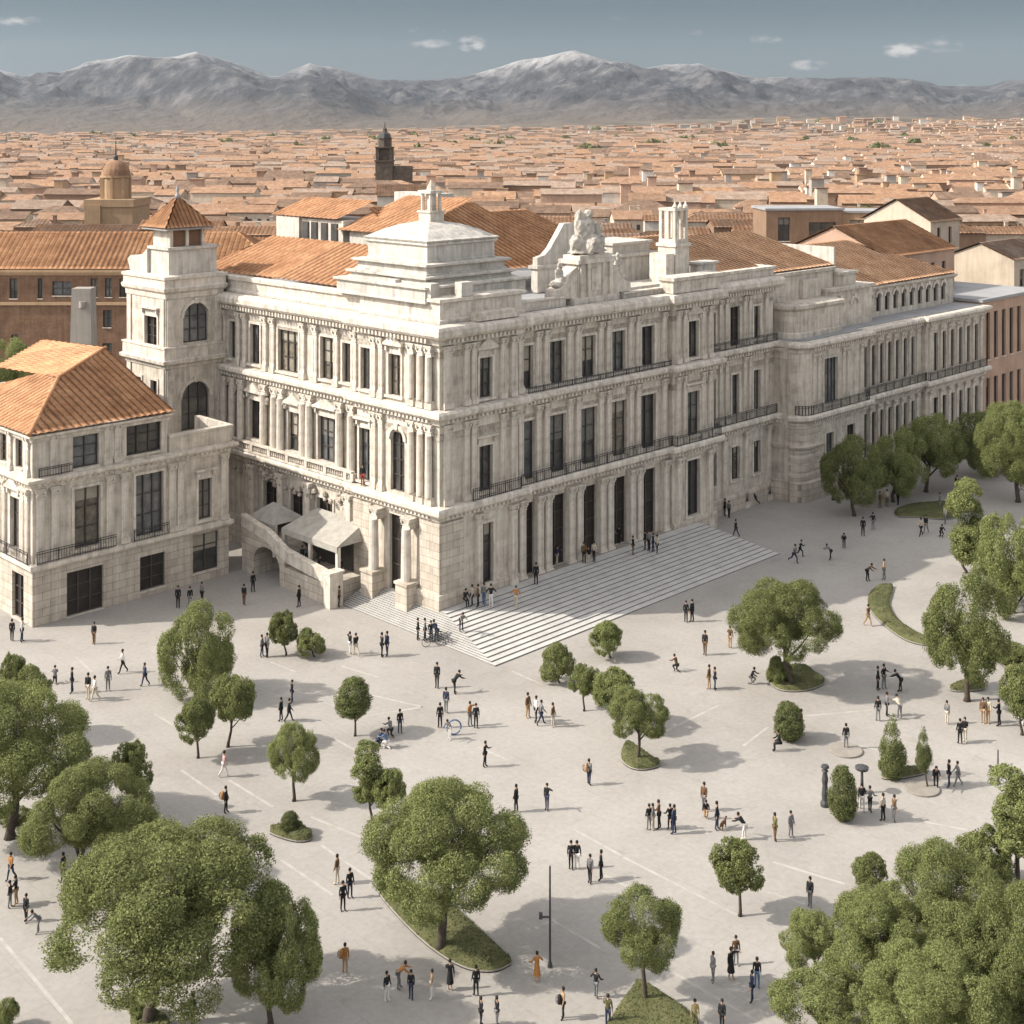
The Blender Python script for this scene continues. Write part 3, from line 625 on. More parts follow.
def figure(x, h, sgn=1, z=0):
    k = h/3.6
    return [(x, 0, z+.6*k, .75*k, .6*k, .75*k), (x+.1*sgn*k, -.25*k, z+1.0*k, .5*k, .55*k, .6*k), (x, .05, z+1.8*k, .5*k, .38*k, .75*k), (x, .02, z+2.45*k, .48*k, .32*k, .35*k),
            (x+.05*sgn*k, -.02, z+3.2*k, .24*k, .26*k, .34*k), (x, 0, z+2.85*k, .15*k, .15*k, .25*k), (x+.6*sgn*k, -.15*k, z+2.0*k, .18*k, .2*k, .55*k), (x+.55*sgn*k, -.4*k, z+1.5*k, .15*k, .42*k, .15*k),
            (x-.55*sgn*k, 0, z+2.15*k, .17*k, .18*k, .5*k), (x-.4*sgn*k, -.5*k, z+.45*k, .25*k, .35*k, .5*k), (x+.35*sgn*k, -.5*k, z+.4*k, .24*k, .3*k, .48*k)]
blob_statue('statue', [(x*1.5, y*1.4, z, a*1.45, b*1.4, c*1.05) for x, y, z, a, b, c in figure(0, 4.0)]+[(-1.2, .1, .9, .8, .6, .9), (1.3, .1, 1.0, .9, .6, 1.1), (1.5, .1, 2.0, .4, .4, .6), (-.65, .35, 2.6, .55, .4, 1.3), (0, 0, .25, 2.1, .9, .35)], loc(k0, 1.4, 27.05), 'large carved stone figure group on the pedestal above the palace front', 1)
blob_statue('statue', figure(0, 2.6, -1)+[(0, 0, .3, .9, .6, .4)], loc(k0+3.9, 1.25, 24.45), 'smaller seated stone figure to the right of the large statue group on the palace roofline', 4)
blob_statue('statue', figure(0, 2.2, 1)+[(0, 0, .3, .9, .6, .4)], loc(k0-3.9, 1.25, 24.45), 'smaller seated stone figure to the left of the large statue group on the palace roofline', 7)

# ------------------------------------------------------------------ long right wing
WG = empty('palace_wing', 'long lower palace wing with a rounded corner and arched attic, behind the trees', 'palace wing', (OX, OY, 0), R(45))
mb = MB()
mb.sweep(PAV[:1]+PAV[1:10], [(0, 0), (0, 16.4)], cap=False)
pf, wf, vf = ('x', -1.8), ('x', -.8), ('x', -1.3)
wall(mb, pf, 49, 60, 0, 16.4, ops([53.2], 2.6, 9.5, 14.2)+ops([53.0], 1.5, 3.2, 6.4)+ops([57.3], 1.6, 1.0, 6.6))
mb.box(59.98, 60, -1.8, -.8, 0, 16.4); mb.box(74.48, 74.5, -1.3, -.8, 0, 16.4)
WB = [61.9+1.75*i for i in range(7)]
wall(mb, wf, 60, 74.5, 0, 16.4, ops(WB, .95, 9.7, 14.2)+ops(WB, 1.0, 1.2, 6.8))
VB = [77.0+2.05*i for i in range(6)]
wall(mb, vf, 74.5, 89, 0, 16.4, ops(VB, .95, 9.7, 14.2)+ops(VB, 1.1, .6, 6.6))
mb.box(88.98, 89, -1.3, 14, 0, 16.4)
mb.build('facade_wall', M['stone'], WG)
window(WG, pf, 53.2, 2.6, 9.5, 14.2, 'plain', cols=4, pane=M['glass_b']); window(WG, pf, 53, 1.5, 3.2, 6.4, 'plain'); window(WG, pf, 57.3, 1.6, 1.0, 6.6, 'none', name='door', pane=M['door'])
for c in WB: window(WG, wf, c, .95, 9.7, 14.2, 'none', pane=M['shutter']); window(WG, wf, c, 1.0, 1.2, 6.8, 'none')
for c in VB: window(WG, vf, c, .95, 9.7, 14.2, 'none', pane=M['shutter']); window(WG, vf, c, 1.1, .6, 6.6, 'none', pane=M['door'] if c < 80 else None)
for c in [61.0]+[x+.87 for x in WB]: pilaster(WG, wf, c, .4, 8.9, 15.0, .2); pilaster(WG, wf, c, .4, .8, 7.6, .2)
for c in [75.4]+[x+1.02 for x in VB]: pilaster(WG, vf, c, .45, 8.9, 15.0, .2); pilaster(WG, vf, c, .45, .5, 7.6, .2)
for c in (50.0, 50.9, 55.7, 56.6, 59.3): pilaster(WG, pf, c, .5, 8.9, 15.0, .15)
cm = MB(); cm.sweep(PAV, c1); dentils(cm, PAV, 8.0, 8.22, .3, .58); cm.build('lower_cornice', M['trim'], WG)
cm = MB(); cm.sweep(PAV, c2); dentils(cm, PAV, 15.4, 15.66, .3, .62); cm.build('middle_cornice', M['trim'], WG)
bs = MB(); bs.sweep(PAV, [(0, 0), (.3, 0), (.3, 1.9), (.1, 2.1), (0, 2.1)]); bs.sweep(PAV[:10]+[(51.6, -1.8)], [(0, 5.3), (.25, 5.35), (.35, 5.5), (.35, 5.65), (0, 5.75)])
for z in (.4, 1.3, 2.2, 3.1, 4.0, 4.9, 6.2, 7.0): bs.sweep(PAV[1:10]+[(51.3, -1.8)], [(.0, z), (.09, z+.03), (.09, z+.6), (0, z+.63)])
bs.build('plinth', M['rustic'], WG)
railing(WG, [(x, y-.6) for x, y in PAV[3:-1]], 8.92, .95); 
dk = MB(); dk.prism([(47.6, 14), (47.6, 0), (49, -1.6), (60, -1.6), (60, -.7), (74.5, -.7), (74.5, -1.1), (88.8, -1.1), (88.8, 14)], 16.0, 16.42); dk.build('roof_deck', M['lead'], WG)
at_ = MB()
# rounded attic drum above the corner
DR = [(48.6, 6), (48.6, 1.2)]+arc(50.1, 1.2, 1.6, 180, 270)+[(57.4, -.4), (57.4, 6)]
at_.sweep(DR, [(0, 16.4), (.15, 16.4), (.15, 16.9), (0, 17.0), (0, 19.2), (.25, 19.35), (.4, 19.5), (.4, 19.8), (0, 19.95), (-1.6, 20.0)])
at_.prism([(48.7, 6), (48.7, 1.2), (50.1, -.3), (57.3, -.3), (57.3, 6)], 19.7, 19.97)
at_.box(47.7, 60.2, 2.2, 9, 16.4, 22.6); at_.box(47.5, 60.5, 1.95, 9, 22.6, 22.95); at_.box(57.4, 66.5, 1.0, 8, 16.4, 20.4); at_.box(57.3, 66.8, .75, 8, 20.4, 20.75)
at_.box(60.3, 64.0, 1.6, 8, 20.75, 22.0); at_.box(60.2, 64.2, 1.4, 8, 22.0, 22.3)
at_.box(53.5, 57.0, 1.7, 2.2, 20.0, 22.0)
at_.build('attic_storey', M['stone'], WG)
for c in (59.6, 62.6): window(WG, ('x', .98), c, 1.3, 17.2, 19.4, 'none', arch=True)
window(WG, ('x', 2.18), 50.2, .7, 20.6, 21.9, 'none', pane=M['door'], cols=1)
aw = MB(); AB = [68.2+1.95*i for i in range(10)]; af = ('x', 2.3)
wall(aw, af, 66.5, 88.4, 16.4, 19.9, ops(AB, 1.0, 17.0, 19.2)); aw.box(88.38, 88.4, 2.3, 12, 16.4, 19.9)
aw.sweep([(66.6, 2.3), (88.4, 2.3), (88.4, 9)], [(0, 19.5), (.15, 19.55), (.4, 19.8), (.4, 20.0), (0, 20.05)])
aw.build('arched_attic', M['stone'], WG)
for c in AB: window(WG, af, c, 1.0, 17.0, 19.2, 'none', arch=True)
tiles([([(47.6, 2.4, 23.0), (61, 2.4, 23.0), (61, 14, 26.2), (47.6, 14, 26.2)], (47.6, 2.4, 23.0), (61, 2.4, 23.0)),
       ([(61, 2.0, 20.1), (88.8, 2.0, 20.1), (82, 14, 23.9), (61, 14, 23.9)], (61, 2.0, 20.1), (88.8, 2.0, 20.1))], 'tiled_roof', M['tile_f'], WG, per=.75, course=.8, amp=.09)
rb = MB(); rb.box(61, 61.3, 2.6, 13, 20.2, 25); rb.prism([(61, 12.9), (82, 12.9), (88.3, 2.9), (88.3, 14), (61, 14)], 16.4, 20.0); rb.build('back_wall', M['white'], WG)
sk = MB(); sk.box(34.9, 37.4, 1.3, 2.6, 23.9, 25.0); sk.box(34.7, 37.7, 1.1, 2.8, 25.0, 25.2); sk.build('roof_block', M['white'], PAL)

# ------------------------------------------------------------------ steps, terrace, awnings
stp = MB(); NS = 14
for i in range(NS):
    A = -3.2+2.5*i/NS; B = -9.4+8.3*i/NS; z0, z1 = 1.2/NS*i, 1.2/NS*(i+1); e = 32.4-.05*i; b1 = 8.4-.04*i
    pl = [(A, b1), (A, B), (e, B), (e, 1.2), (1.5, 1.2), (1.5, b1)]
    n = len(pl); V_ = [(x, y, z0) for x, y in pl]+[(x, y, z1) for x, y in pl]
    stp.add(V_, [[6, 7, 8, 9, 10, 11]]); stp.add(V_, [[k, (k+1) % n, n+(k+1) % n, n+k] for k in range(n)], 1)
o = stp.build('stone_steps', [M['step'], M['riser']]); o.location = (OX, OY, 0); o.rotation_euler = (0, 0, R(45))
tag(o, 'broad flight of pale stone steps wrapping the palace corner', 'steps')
TR = empty('terrace', 'raised stone terrace with an arched passage below the palace side wall', 'terrace', (OX, OY, 0), R(45))
tm = MB(); tf = ('y', -4.2); n = 10
ar = [(17.2-1.9*math.cos(math.pi*i/n), 1.3+1.5*math.sin(math.pi*i/n)) for i in range(n+1)]
tm.fprism(tf, [(14.6, 0), (15.3, 0)]+ar+[(19.1, 0), (20.85, 0), (20.85, 3.9), (17, 3.3), (14.6, 2.2)], -3.6, 0)
tm.box(-4.19, -.3, 8.6, 14.59, 0, 1.7)
tm.build('retaining_wall', M['rustic'], TR)
tp = MB(); tp.fprism(('y', -3.9), [(8.7, 1.7), (14.6, 2.2), (17, 3.3), (20.85, 3.9), (20.85, 4.75), (17, 4.15), (14.4, 3.1), (8.7, 2.55)], 0, .36)
tp.fprism(('y', -3.85), [(8.7, 2.55), (14.4, 3.1), (17, 4.15), (20.85, 4.75), (20.85, 4.9), (17, 4.3), (14.4, 3.26), (8.7, 2.7)], -.05, .5)
tp.build('terrace_parapet', M['trim'], TR)
tp = MB(); tp.box(-4.6, -3.3, 7.9, 8.7, 0, 2.7); tp.box(-4.7, -3.2, 7.8, 8.8, 2.7, 2.85); tp.build('end_pier', M['trim'], TR)
pb = MB(); pb.fprism(('y', -1.2), [(15.0, .02), (19.4, .02), (19.4, 3.0), (15, 3.0)], 0, .1); pb.build('passage_door', M['door'], TR)
def awning(b0, b1, hip, lab):
    A = empty('awning', lab, 'awning', loc((-2.0), (b0+b1)/2, 1.7), R(45)); c0 = (b1-b0)/2
    m = MB(); zl, zh = 2.75, 3.95; x0, x1 = -1.35, 1.9
    def cl(p): return p
    if hip:
        m.add([(x0, -c0, zl), (x0, c0, zl), (x1, c0, zl), (x1, -c0, zl), (.3, -.5, zh), (.3, .5, zh)], [(0, 1, 5, 4), (1, 2, 5), (2, 3, 4, 5), (3, 0, 4)])
    else:
        m.add([(x0, -c0, zl), (x0, c0, zl), (x1, c0-.6, zh), (x1, -c0+.6, zh)], [(0, 1, 2, 3)]); m.add([(x0, -c0, zl), (x1, -c0, zl), (x1, -c0+.6, zh)], [(0, 1, 2)]); m.add([(x0, c0, zl), (x1, c0, zl), (x1, c0-.6, zh)], [(0, 1, 2)])
    m.box(x0-.03, x0, -c0, c0, zl-.42, zl)
    o = m.build('canopy', M['canvas'], A); so_ = o.modifiers.new('thickness', 'SOLIDIFY'); so_.thickness = .05
    for y in (-c0+.15, 0, c0-.15):
        p = MB(); p.box(x0+.05, x0+.35 if y else x0+.3, y-.15, y+.15, 0, zl-.02); p.build('post', M['trim'], A)
    return A
awning(8.6, 16.2, False, 'long cream canvas awning on the terrace, to the right of the peaked one')
awning(17.3, 21.3, True, 'small peaked cream awning on the terrace next to the annexe wall')
st_ = MB(); st_.box(-.9, -.35, 9.8, 15.6, 1.7, 5.0); st_.build('shop_front', M['frame'], TR)

# ------------------------------------------------------------------ annexe with tiled hip roof, and tower
AN = empty('annexe_building', 'three storey pale stone annexe with a terracotta hip roof at the left edge', 'building', (OX, OY, 0), R(45))
mb = MB(); af, ag, ah = ('x', 20.9), ('y', -23.0), ('Y', -5.5)
lowr = MB()
wall(lowr, af, -23, -5.5, 0, 4.3, [(-20.2, -17.1, .05, 3.5), (-13.9, -11.6, .5, 3.3), (-9.0, -6.5, .8, 4.0)], .5)
wall(lowr, ag, 20.9, 38, 0, 4.3, [(22.4, 24.4, .05, 3.6), (27.5, 29.5, .05, 3.6)], .5)
wall(lowr, ah, 20.9, 27, 0, 4.3, []); lowr.build('ground_storey_wall', M['rustic'], AN)
wall(mb, af, -23, -5.5, 4.3, 11.2, [(-19.6, -17.4, 5.2, 9.9), (-14.3, -11.8, 5.0, 10.0), (-8.5, -7.2, 5.2, 8.6)])
wall(mb, ag, 20.9, 38, 4.3, 11.2, [(23.0, 24.6, 5.4, 9.4), (27.0, 28.6, 5.4, 9.4)]); wall(mb, ah, 20.9, 27, 4.3, 11.2, [])
wall(mb, af, -23, -11.4, 11.2, 14.6, [(-19.7, -17.5, 11.5, 14.0), (-15.1, -11.95, 11.7, 14.1)]); wall(mb, ag, 20.9, 38, 11.2, 14.6, [(22.6, 23.8, 11.8, 14.0), (25.4, 26.6, 11.8, 14.0)])
wall(mb, ('Y', -11.4), 20.9, 27, 11.2, 14.6, [])
mb.build('facade_wall', M['stone'], AN)
window(AN, af, -18.65, 3.1, .05, 3.5, 'none', name='door', pane=M['door'], cols=3); window(AN, af, -12.75, 2.3, .5, 3.3, 'none', pane=M['door']); window(AN, af, -7.75, 2.5, .8, 4.0, 'none')
window(AN, ag, 23.4, 2.0, .05, 3.6, 'none', name='door', pane=M['door']); window(AN, ag, 28.5, 2.0, .05, 3.6, 'none', name='door', pane=M['door'])
window(AN, af, -18.5, 2.2, 5.2, 9.9, 'plain'); window(AN, af, -13.05, 2.5, 5.0, 10.0, 'plain', cols=3); window(AN, af, -7.85, 1.3, 5.2, 8.6, 'hood', pane=M['shutter'])
for c in (23.8, 27.8): window(AN, ag, c, 1.6, 5.4, 9.4, 'ped', pane=M['shutter'])
window(AN, af, -18.6, 2.2, 11.5, 14.0, 'none'); window(AN, af, -13.5, 3.15, 11.7, 14.1, 'none', cols=3)
for c in (23.2, 26.0): window(AN, ag, c, 1.2, 11.8, 14.0, 'none', pane=M['shutter'])
for s_ in (-22.4, -21.2, -16.6, -15.3, -11.0, -10.2, -6.0): pilaster(AN, af, s_, .6, 4.8, 10.5, .16)
for s_ in (21.6, 22.3, 25.6, 26.3, 29.4): pilaster(AN, ag, s_, .5, 4.8, 10.5, .2)
for s_ in (-21.3, -16.8, -15.9): pilaster(AN, af, s_, .5, 11.4, 14.6, .12)
for s_ in (21.6, 24.6, 27.4): pilaster(AN, ag, s_, .5, 11.4, 14.6, .15)
AP = [(-23, 38), (-23, 20.9), (-5.5, 20.9), (-5.5, 26)]
cm = MB(); cm.sweep(AP, [(0, 4.15), (.15, 4.2), (.3, 4.4), (.3, 4.7), (.1, 4.8), (0, 4.8)]); cm.build('string_course', M['trim'], AN)
cm = MB(); cm.sweep(AP, [(0, 10.4), (.1, 10.45), (.15, 10.75), (.5, 10.95), (.62, 11.1), (.62, 11.3), (0, 11.4)]); dentils(cm, AP, 10.74, 10.92, .12, .36); cm.build('cornice', M['trim'], AN)
cm = MB(); cm.sweep([(-23, 38), (-23, 20.9), (-11.4, 20.9), (-11.4, 27)], [(0, 14.1), (.1, 14.12), (.15, 14.35), (.4, 14.5), (.4, 14.66), (0, 14.7)]); cm.build('eaves', M['trim'], AN)
dk = MB(); dk.box(-11.3, -5.6, 21, 27, 10.9, 11.25); dk.build('roof_deck', M['lead'], AN)
bl = MB(); bl.sweep([(-11.3, 20.95), (-5.5, 20.95), (-5.5, 26)], [(.0, 11.35), (.22, 11.37), (.22, 12.55), (.32, 12.6), (.32, 12.8), (-.2, 12.82), (-.2, 11.3)]); bl.build('parapet', M['stone'], AN)
railing(AN, [(-22.8, 20.55), (-16.2, 20.55)], 4.8, .95); railing(AN, [(-14.6, 20.55), (-11.4, 20.55)], 4.8, .95); railing(AN, [(-23.35, 21), (-23.35, 30)], 4.8, .95); railing(AN, [(-22.6, 20.6), (-19.9, 20.6)], 11.4, .7)
tiles([([(-23.5, 20.4, 14.72), (-11.0, 20.4, 14.72), (-11.0, 32, 18.6), (-17.4, 28, 17.26)], (-23.5, 20.4, 14.72), (-11.0, 20.4, 14.72)),
       ([(-23.5, 20.4, 14.72), (-23.5, 38, 14.72), (-17.4, 31.5, 17.26), (-17.4, 28, 17.26)], (-23.5, 38, 14.72), (-23.5, 20.4, 14.72)),
       ([(-17.4, 28, 17.26), (-11, 32, 18.6), (-11, 44, 18.0), (-17.4, 40, 16.7)], (-17.4, 40, 16.7), (-11, 44, 18.0))], 'roof', M['tile'], AN, per=.62, course=.7, amp=.14)
hp = MB(); hp.tube([(-23.5, 20.4, 14.85), (-17.4, 28, 17.42), (-11, 32, 18.75)], .17, 8); hp.build('ridge_tiles', M['tile'], AN)
bk = MB(); bk.box(-22.9, -11.5, 37.9, 44, 4, 14.6); bk.build('back_wall', M['stone'], AN)

TW = empty('tower', 'square pale stone tower with arched windows and a small terracotta pyramid roof', 'tower', (OX, OY, 0), R(45))
tx0, tx1, ty0, ty1 = -6.2, -.3, 30.0, 36.9
ts, tw = ('x', ty0), ('y', tx0)
mb = MB()
wall(mb, ts, tx0, tx1, 6, 24.0, [(-4.6, -1.7, 10.6, 15.0), (-4.4, -1.8, 18.6, 22.2)], .7); wall(mb, tw, ty0, ty1, 6, 24.0, [(31.4, 32.5, 12.0, 15.2), (34.2, 35.3, 12.0, 15.2), (31.4, 33.6, 18.3, 21.0)], .7)
mb.box(tx1-.02, tx1, ty0, ty1, 6, 24.0); mb.box(tx0, tx1, ty1-.02, ty1, 6, 24.0); mb.build('shaft', M['stone'], TW)
window(TW, ts, -3.15, 2.9, 10.6, 15.0, 'none', arch=True, cols=3); window(TW, ts, -3.1, 2.6, 18.6, 22.2, 'none', arch=True, cols=3)
for c in (31.95, 34.75): window(TW, tw, c, 1.1, 12.0, 15.2, 'plain')
window(TW, tw, 32.5, 2.2, 18.3, 21.0, 'hood', pane=M['door'])
SQ = [(tx0, ty1), (tx0, ty0), (tx1, ty0), (tx1, ty1)]
cm = MB(); cm.sweep(SQ, [(0, 16.4), (.12, 16.45), (.18, 16.7), (.5, 16.9), (.55, 17.2), (.3, 17.3), (.3, 18.2), (.38, 18.25), (.38, 18.4), (0, 18.45)], closed=True); cm.build('balcony', M['trim'], TW)
cm = MB(); cm.sweep(SQ, [(0, 22.7), (.1, 22.75), (.12, 23.2), (.35, 23.4), (.42, 23.7), (.25, 23.85), (.25, 24.4), (.38, 24.5), (.38, 24.75), (0, 24.85), (-2.7, 24.9)], closed=True); cm.build('cornice', M['trim'], TW)
pl_ = MB()
for k, s_ in enumerate((-5.75, -.75)):
    pl_ = MB(); pl_.fb(ts, s_-.35, s_+.35, 0, .12, 8, 16.4); pl_.build('pilaster', M['trim'], TW); pl_ = MB(); pl_.fb(ts, s_-.35, s_+.35, 0, .12, 18.45, 22.7); pl_.build('pilaster', M['trim'], TW)
for s_ in (30.5, 36.4):
    pl_ = MB(); pl_.fb(tw, s_-.35, s_+.35, 0, .12, 8, 16.4); pl_.build('pilaster', M['trim'], TW); pl_ = MB(); pl_.fb(tw, s_-.35, s_+.35, 0, .12, 18.45, 22.7); pl_.build('pilaster', M['trim'], TW)
at2 = MB(); at2.box(-5.7, -.7, 30.3, 33.6, 24.85, 27.1); at2.box(-5.9, -.5, 30.1, 33.8, 27.1, 27.35)
at2.fprism(('y', -6.0), [(33.6, 24.85), (36.6, 24.85), (37.2, 25.9), (36.6, 26.3), (35.2, 26.1), (34.4, 26.6), (33.6, 27.1)], -5.0, 0)
at2.build('attic', M['white'], TW)
ln = MB(); ln.box(-5.3, -1.9, 30.8, 33.4, 27.35, 29.0); ln.build('lantern', M['brick'], TW)
for x0_, x1_, y0_, y1_ in ((-5.42, -5.3, 30.7, 33.5), (-5.42, -5.1, 30.58, 30.8), (-3.75, -3.45, 30.58, 30.8), (-2.1, -1.8, 30.58, 30.8)):
    ln = MB(); ln.box(x0_, x1_, y0_, y1_, 27.35, 29.0); ln.build('lantern_pier', M['trim'], TW)
e0, e1, f0, f1, zr, zt = -6.2, -1.2, 29.9, 34.4, 29.05, 31.8; pk = (-3.7, 32.15, zt)
tiles([([(e0, f0, zr), (e1, f0, zr), pk], (e0, f0, zr), (e1, f0, zr)), ([(e0, f1, zr), (e0, f0, zr), pk], (e0, f1, zr), (e0, f0, zr)),
       ([(e1, f0, zr), (e1, f1, zr), pk], (e1, f0, zr), (e1, f1, zr)), ([(e1, f1, zr), (e0, f1, zr), pk], (e1, f1, zr), (e0, f1, zr))], 'pyramid_roof', M['tile'], TW, per=.42)
cp_ = MB(); cp_.lathe(pk[0], pk[1], [(.22, 31.6), (.28, 31.9), (.1, 32.2), (.16, 32.5), (.02, 33)], 8); cp_.build('finial', M['lead'], TW)
cp_ = MB(); cp_.box(e0+.05, e1-.05, f0+.05, f1-.05, 28.9, 29.06); cp_.build('eaves', M['lead'], TW)
# ------------------------------------------------------------------ ground
def pts_mesh(name, pts, z, m): 
    me = bpy.data.meshes.new(name); me.from_pydata([(x, y, z) for x, y in pts], [], [list(range(len(pts)))]); me.materials.append(m)
    o = bpy.data.objects.new(name, me); COL.objects.link(o); return o
def plazaextra(N, L, c, out, p):
    n = N.new('ShaderNodeTexNoise'); n.inputs['Scale'].default_value = 3.0; n.inputs['Detail'].default_value = 8; n.inputs['Roughness'].default_value = .75
    L.new(c.outputs['Object'], n.inputs['Vector'])
    mr = N.new('ShaderNodeMapRange'); mr.inputs[1].default_value = .3; mr.inputs[2].default_value = .7; mr.inputs[3].default_value = .88; mr.inputs[4].default_value = 1.1
    L.new(n.outputs[0], mr.inputs[0])
    mx = N.new('ShaderNodeMixRGB'); mx.blend_type = 'MULTIPLY'; mx.inputs[0].default_value = 1
    L.new(out, mx.inputs[1]); L.new(mr.outputs[0], mx.inputs[2]); out = mx.outputs[0]
    mp = N.new('ShaderNodeMapping'); mp.inputs['Rotation'].default_value = (0, 0, R(45)); L.new(c.outputs['Object'], mp.inputs[0])
    br = N.new('ShaderNodeTexBrick'); br.inputs['Scale'].default_value = 1; br.inputs['Brick Width'].default_value = 3.0; br.inputs['Row Height'].default_value = 1.8
    br.inputs['Mortar Size'].default_value = 0.02; br.inputs['Mortar Smooth'].default_value = 0.4; br.inputs['Bias'].default_value = 0
    br.inputs['Color1'].default_value = (1, 1, 1, 1); br.inputs['Color2'].default_value = (.955, .95, .945, 1); br.inputs['Mortar'].default_value = (.84, .83, .82, 1); L.new(mp.outputs[0], br.inputs['Vector'])
    m2 = N.new('ShaderNodeMixRGB'); m2.blend_type = 'MULTIPLY'; m2.inputs[0].default_value = .8; L.new(out, m2.inputs[1]); L.new(br.outputs[0], m2.inputs[2]); out = m2.outputs[0]
    st = N.new('ShaderNodeTexNoise'); st.inputs['Scale'].default_value = .45; st.inputs['Detail'].default_value = 7; st.inputs['Roughness'].default_value = .7; L.new(c.outputs['Object'], st.inputs['Vector'])
    sr = N.new('ShaderNodeMapRange'); sr.inputs[1].default_value = .58; sr.inputs[2].default_value = .72; sr.inputs[3].default_value = 1; sr.inputs[4].default_value = .84; L.new(st.outputs[0], sr.inputs[0])
    m3 = N.new('ShaderNodeMixRGB'); m3.blend_type = 'MULTIPLY'; m3.inputs[0].default_value = 1; L.new(out, m3.inputs[1]); L.new(sr.outputs[0], m3.inputs[2]); return m3.outputs[0]
M['plaza'] = mat('plaza_paving', [(.272, .254, .234), (.325, .306, .283), (.362, .343, .32)], .09, .9, 8, .15, 3, extra=plazaextra)
pl = pts_mesh('plaza', [(-260, -40), (260, -40), (260, 330), (-260, 330)], 0.0, M['plaza']); tag(pl, None, None, kind='structure')
# near terrain, town ground, foothills and mountains as one far sheet
def vnoise(x, y, seed=0):
    xi = np.floor(x).astype(np.int64); yi = np.floor(y).astype(np.int64); fx, fy = x-xi, y-yi
    def h(a, b):
        n = (a*374761393+b*668265263+seed*1442695041) & 0xffffffff; n = ((n ^ (n >> 13))*1274126177) & 0xffffffff
        return ((n ^ (n >> 16)) & 0xffff)/65535.0
    ux, uy = fx*fx*(3-2*fx), fy*fy*(3-2*fy)
    return (h(xi, yi)*(1-ux)+h(xi+1, yi)*ux)*(1-uy)+(h(xi, yi+1)*(1-ux)+h(xi+1, yi+1)*ux)*uy
def fbm(x, y, o=6, seed=0, ridge=False):
    s = 0; a = 1; t = 0
    for i in range(o):
        n = vnoise(x*2**i+i*17.3, y*2**i+i*9.1, seed+i)
        if ridge: n = (1-np.abs(2*n-1))**1.6
        s = s+a*n; t += a; a *= .5
    return s/t
def sm(a, b, x):
    t = np.clip((x-a)/(b-a), 0, 1); return t*t*(3-2*t)
def town_z(x, y):
    x = np.asarray(x, float); y = np.asarray(y, float)
    return 5*sm(700, 2600, y)+(fbm(x/700+50, y/700+50, 3, 5)-.5)*14*sm(900, 2500, y)+sm(2500, 5300, y)*np.clip(52+.02*x, 22, 78)*(.35+1.2*fbm(x/1300+9, y/800+3, 5, 8))
us = np.linspace(-260, 1290, 420); Y1 = np.concatenate([np.linspace(326, 3400, 60), np.linspace(3450, 6400, 60)])
XX = (us[None]-512)/F*Y1[:, None]*1.02; YY = np.repeat(Y1[:, None], len(us), 1)
def grid(name, X, Yv, Z, m, smooth=True):
    r, c = X.shape; V = np.stack([X, Yv, Z], -1).reshape(-1, 3); i = np.arange(r-1)[:, None]*c+np.arange(c-1)[None]
    Fq = np.stack([i, i+1, i+c+1, i+c], -1).reshape(-1, 4)
    return npmesh(name, V, Fq, m, smooth=smooth)
M['earth'] = mat('town_ground', [(.045, .04, .03), (.10, .08, .058), (.20, .155, .115)], .006, .95, 10)
g = grid('town_ground', XX, YY, town_z(XX, YY)-.3, M['earth']); tag(g, None, None, kind='structure')
sk_u = [-300, -100, 0, 20, 60, 100, 130, 165, 195, 240, 270, 310, 340, 380, 430, 480, 520, 545, 575, 610, 640, 663, 700, 740, 800, 850, 905, 960, 1024, 1150, 1300]
sk_v = [66, 58, 66, 74, 70, 60, 56, 58, 51, 63, 74, 61, 66, 78, 77, 68, 58, 55, 49, 60, 64, 61, 62, 71, 79, 78, 77, 86, 78, 66, 70]
us2 = np.linspace(-300, 1300, 560); Y2 = np.linspace(6000, 13000, 210)
XX = (us2[None]-512)/F*Y2[:, None]; YY = np.repeat(Y2[:, None], len(us2), 1)
env = np.interp(us2, sk_u, sk_v)[None]-5*(fbm(us2/26, us2*0+5, 4, 91)-.5)[None]
crest = 10200+900*(fbm(us2/160+3, us2*0+1, 3, 2)-.5)[None]
Htop = CH+(HV-env)/F*crest
wx_ = fbm(XX/900, YY/900, 4, 71); wy_ = fbm(XX/900+40, YY/900, 4, 72)
rg = fbm(XX/1900+wx_*.6, YY/2600+wy_*.6, 7, 21, True); rg2 = fbm(XX/480+7, YY/480, 5, 33, True)
prof = sm(6000, 1.0*crest, YY)**1.25*np.where(YY > crest, 1-.9*sm(crest, crest+2600, YY), 1)
fr1 = np.interp(us2, [-300, 0, 60, 130, 200, 260, 330, 420, 520, 600, 690, 760, 840, 930, 1024, 1300], [.5, .5, .75, .9, .72, .5, .62, .4, .48, .58, .36, .2, .42, .2, .34, .5])[None]
front = np.exp(-((YY-(7900+500*np.sin(us2/60)[None]))/650)**2)*fr1*Htop*.85
Z = np.maximum(prof*Htop*(1+1.5*(rg-.60)*(1-sm(crest-900, crest, YY)*.75)), front*(.2+1.35*rg))+(rg2-.5)*170*sm(6400, 8000, YY)*(1-.45*sm(crest-500, crest, YY))-2+ 0*YY+sm(5950, 6700, YY)*(1-sm(7300, 8600, YY))*(45+90*fbm(XX/1500+3, YY/900, 6, 55)**1.5)-2
Zm = CH+(HV-env)/F*YY; Z = Zm-30*np.log1p(np.exp(np.clip((Zm-Z)/30, -40, 40)))
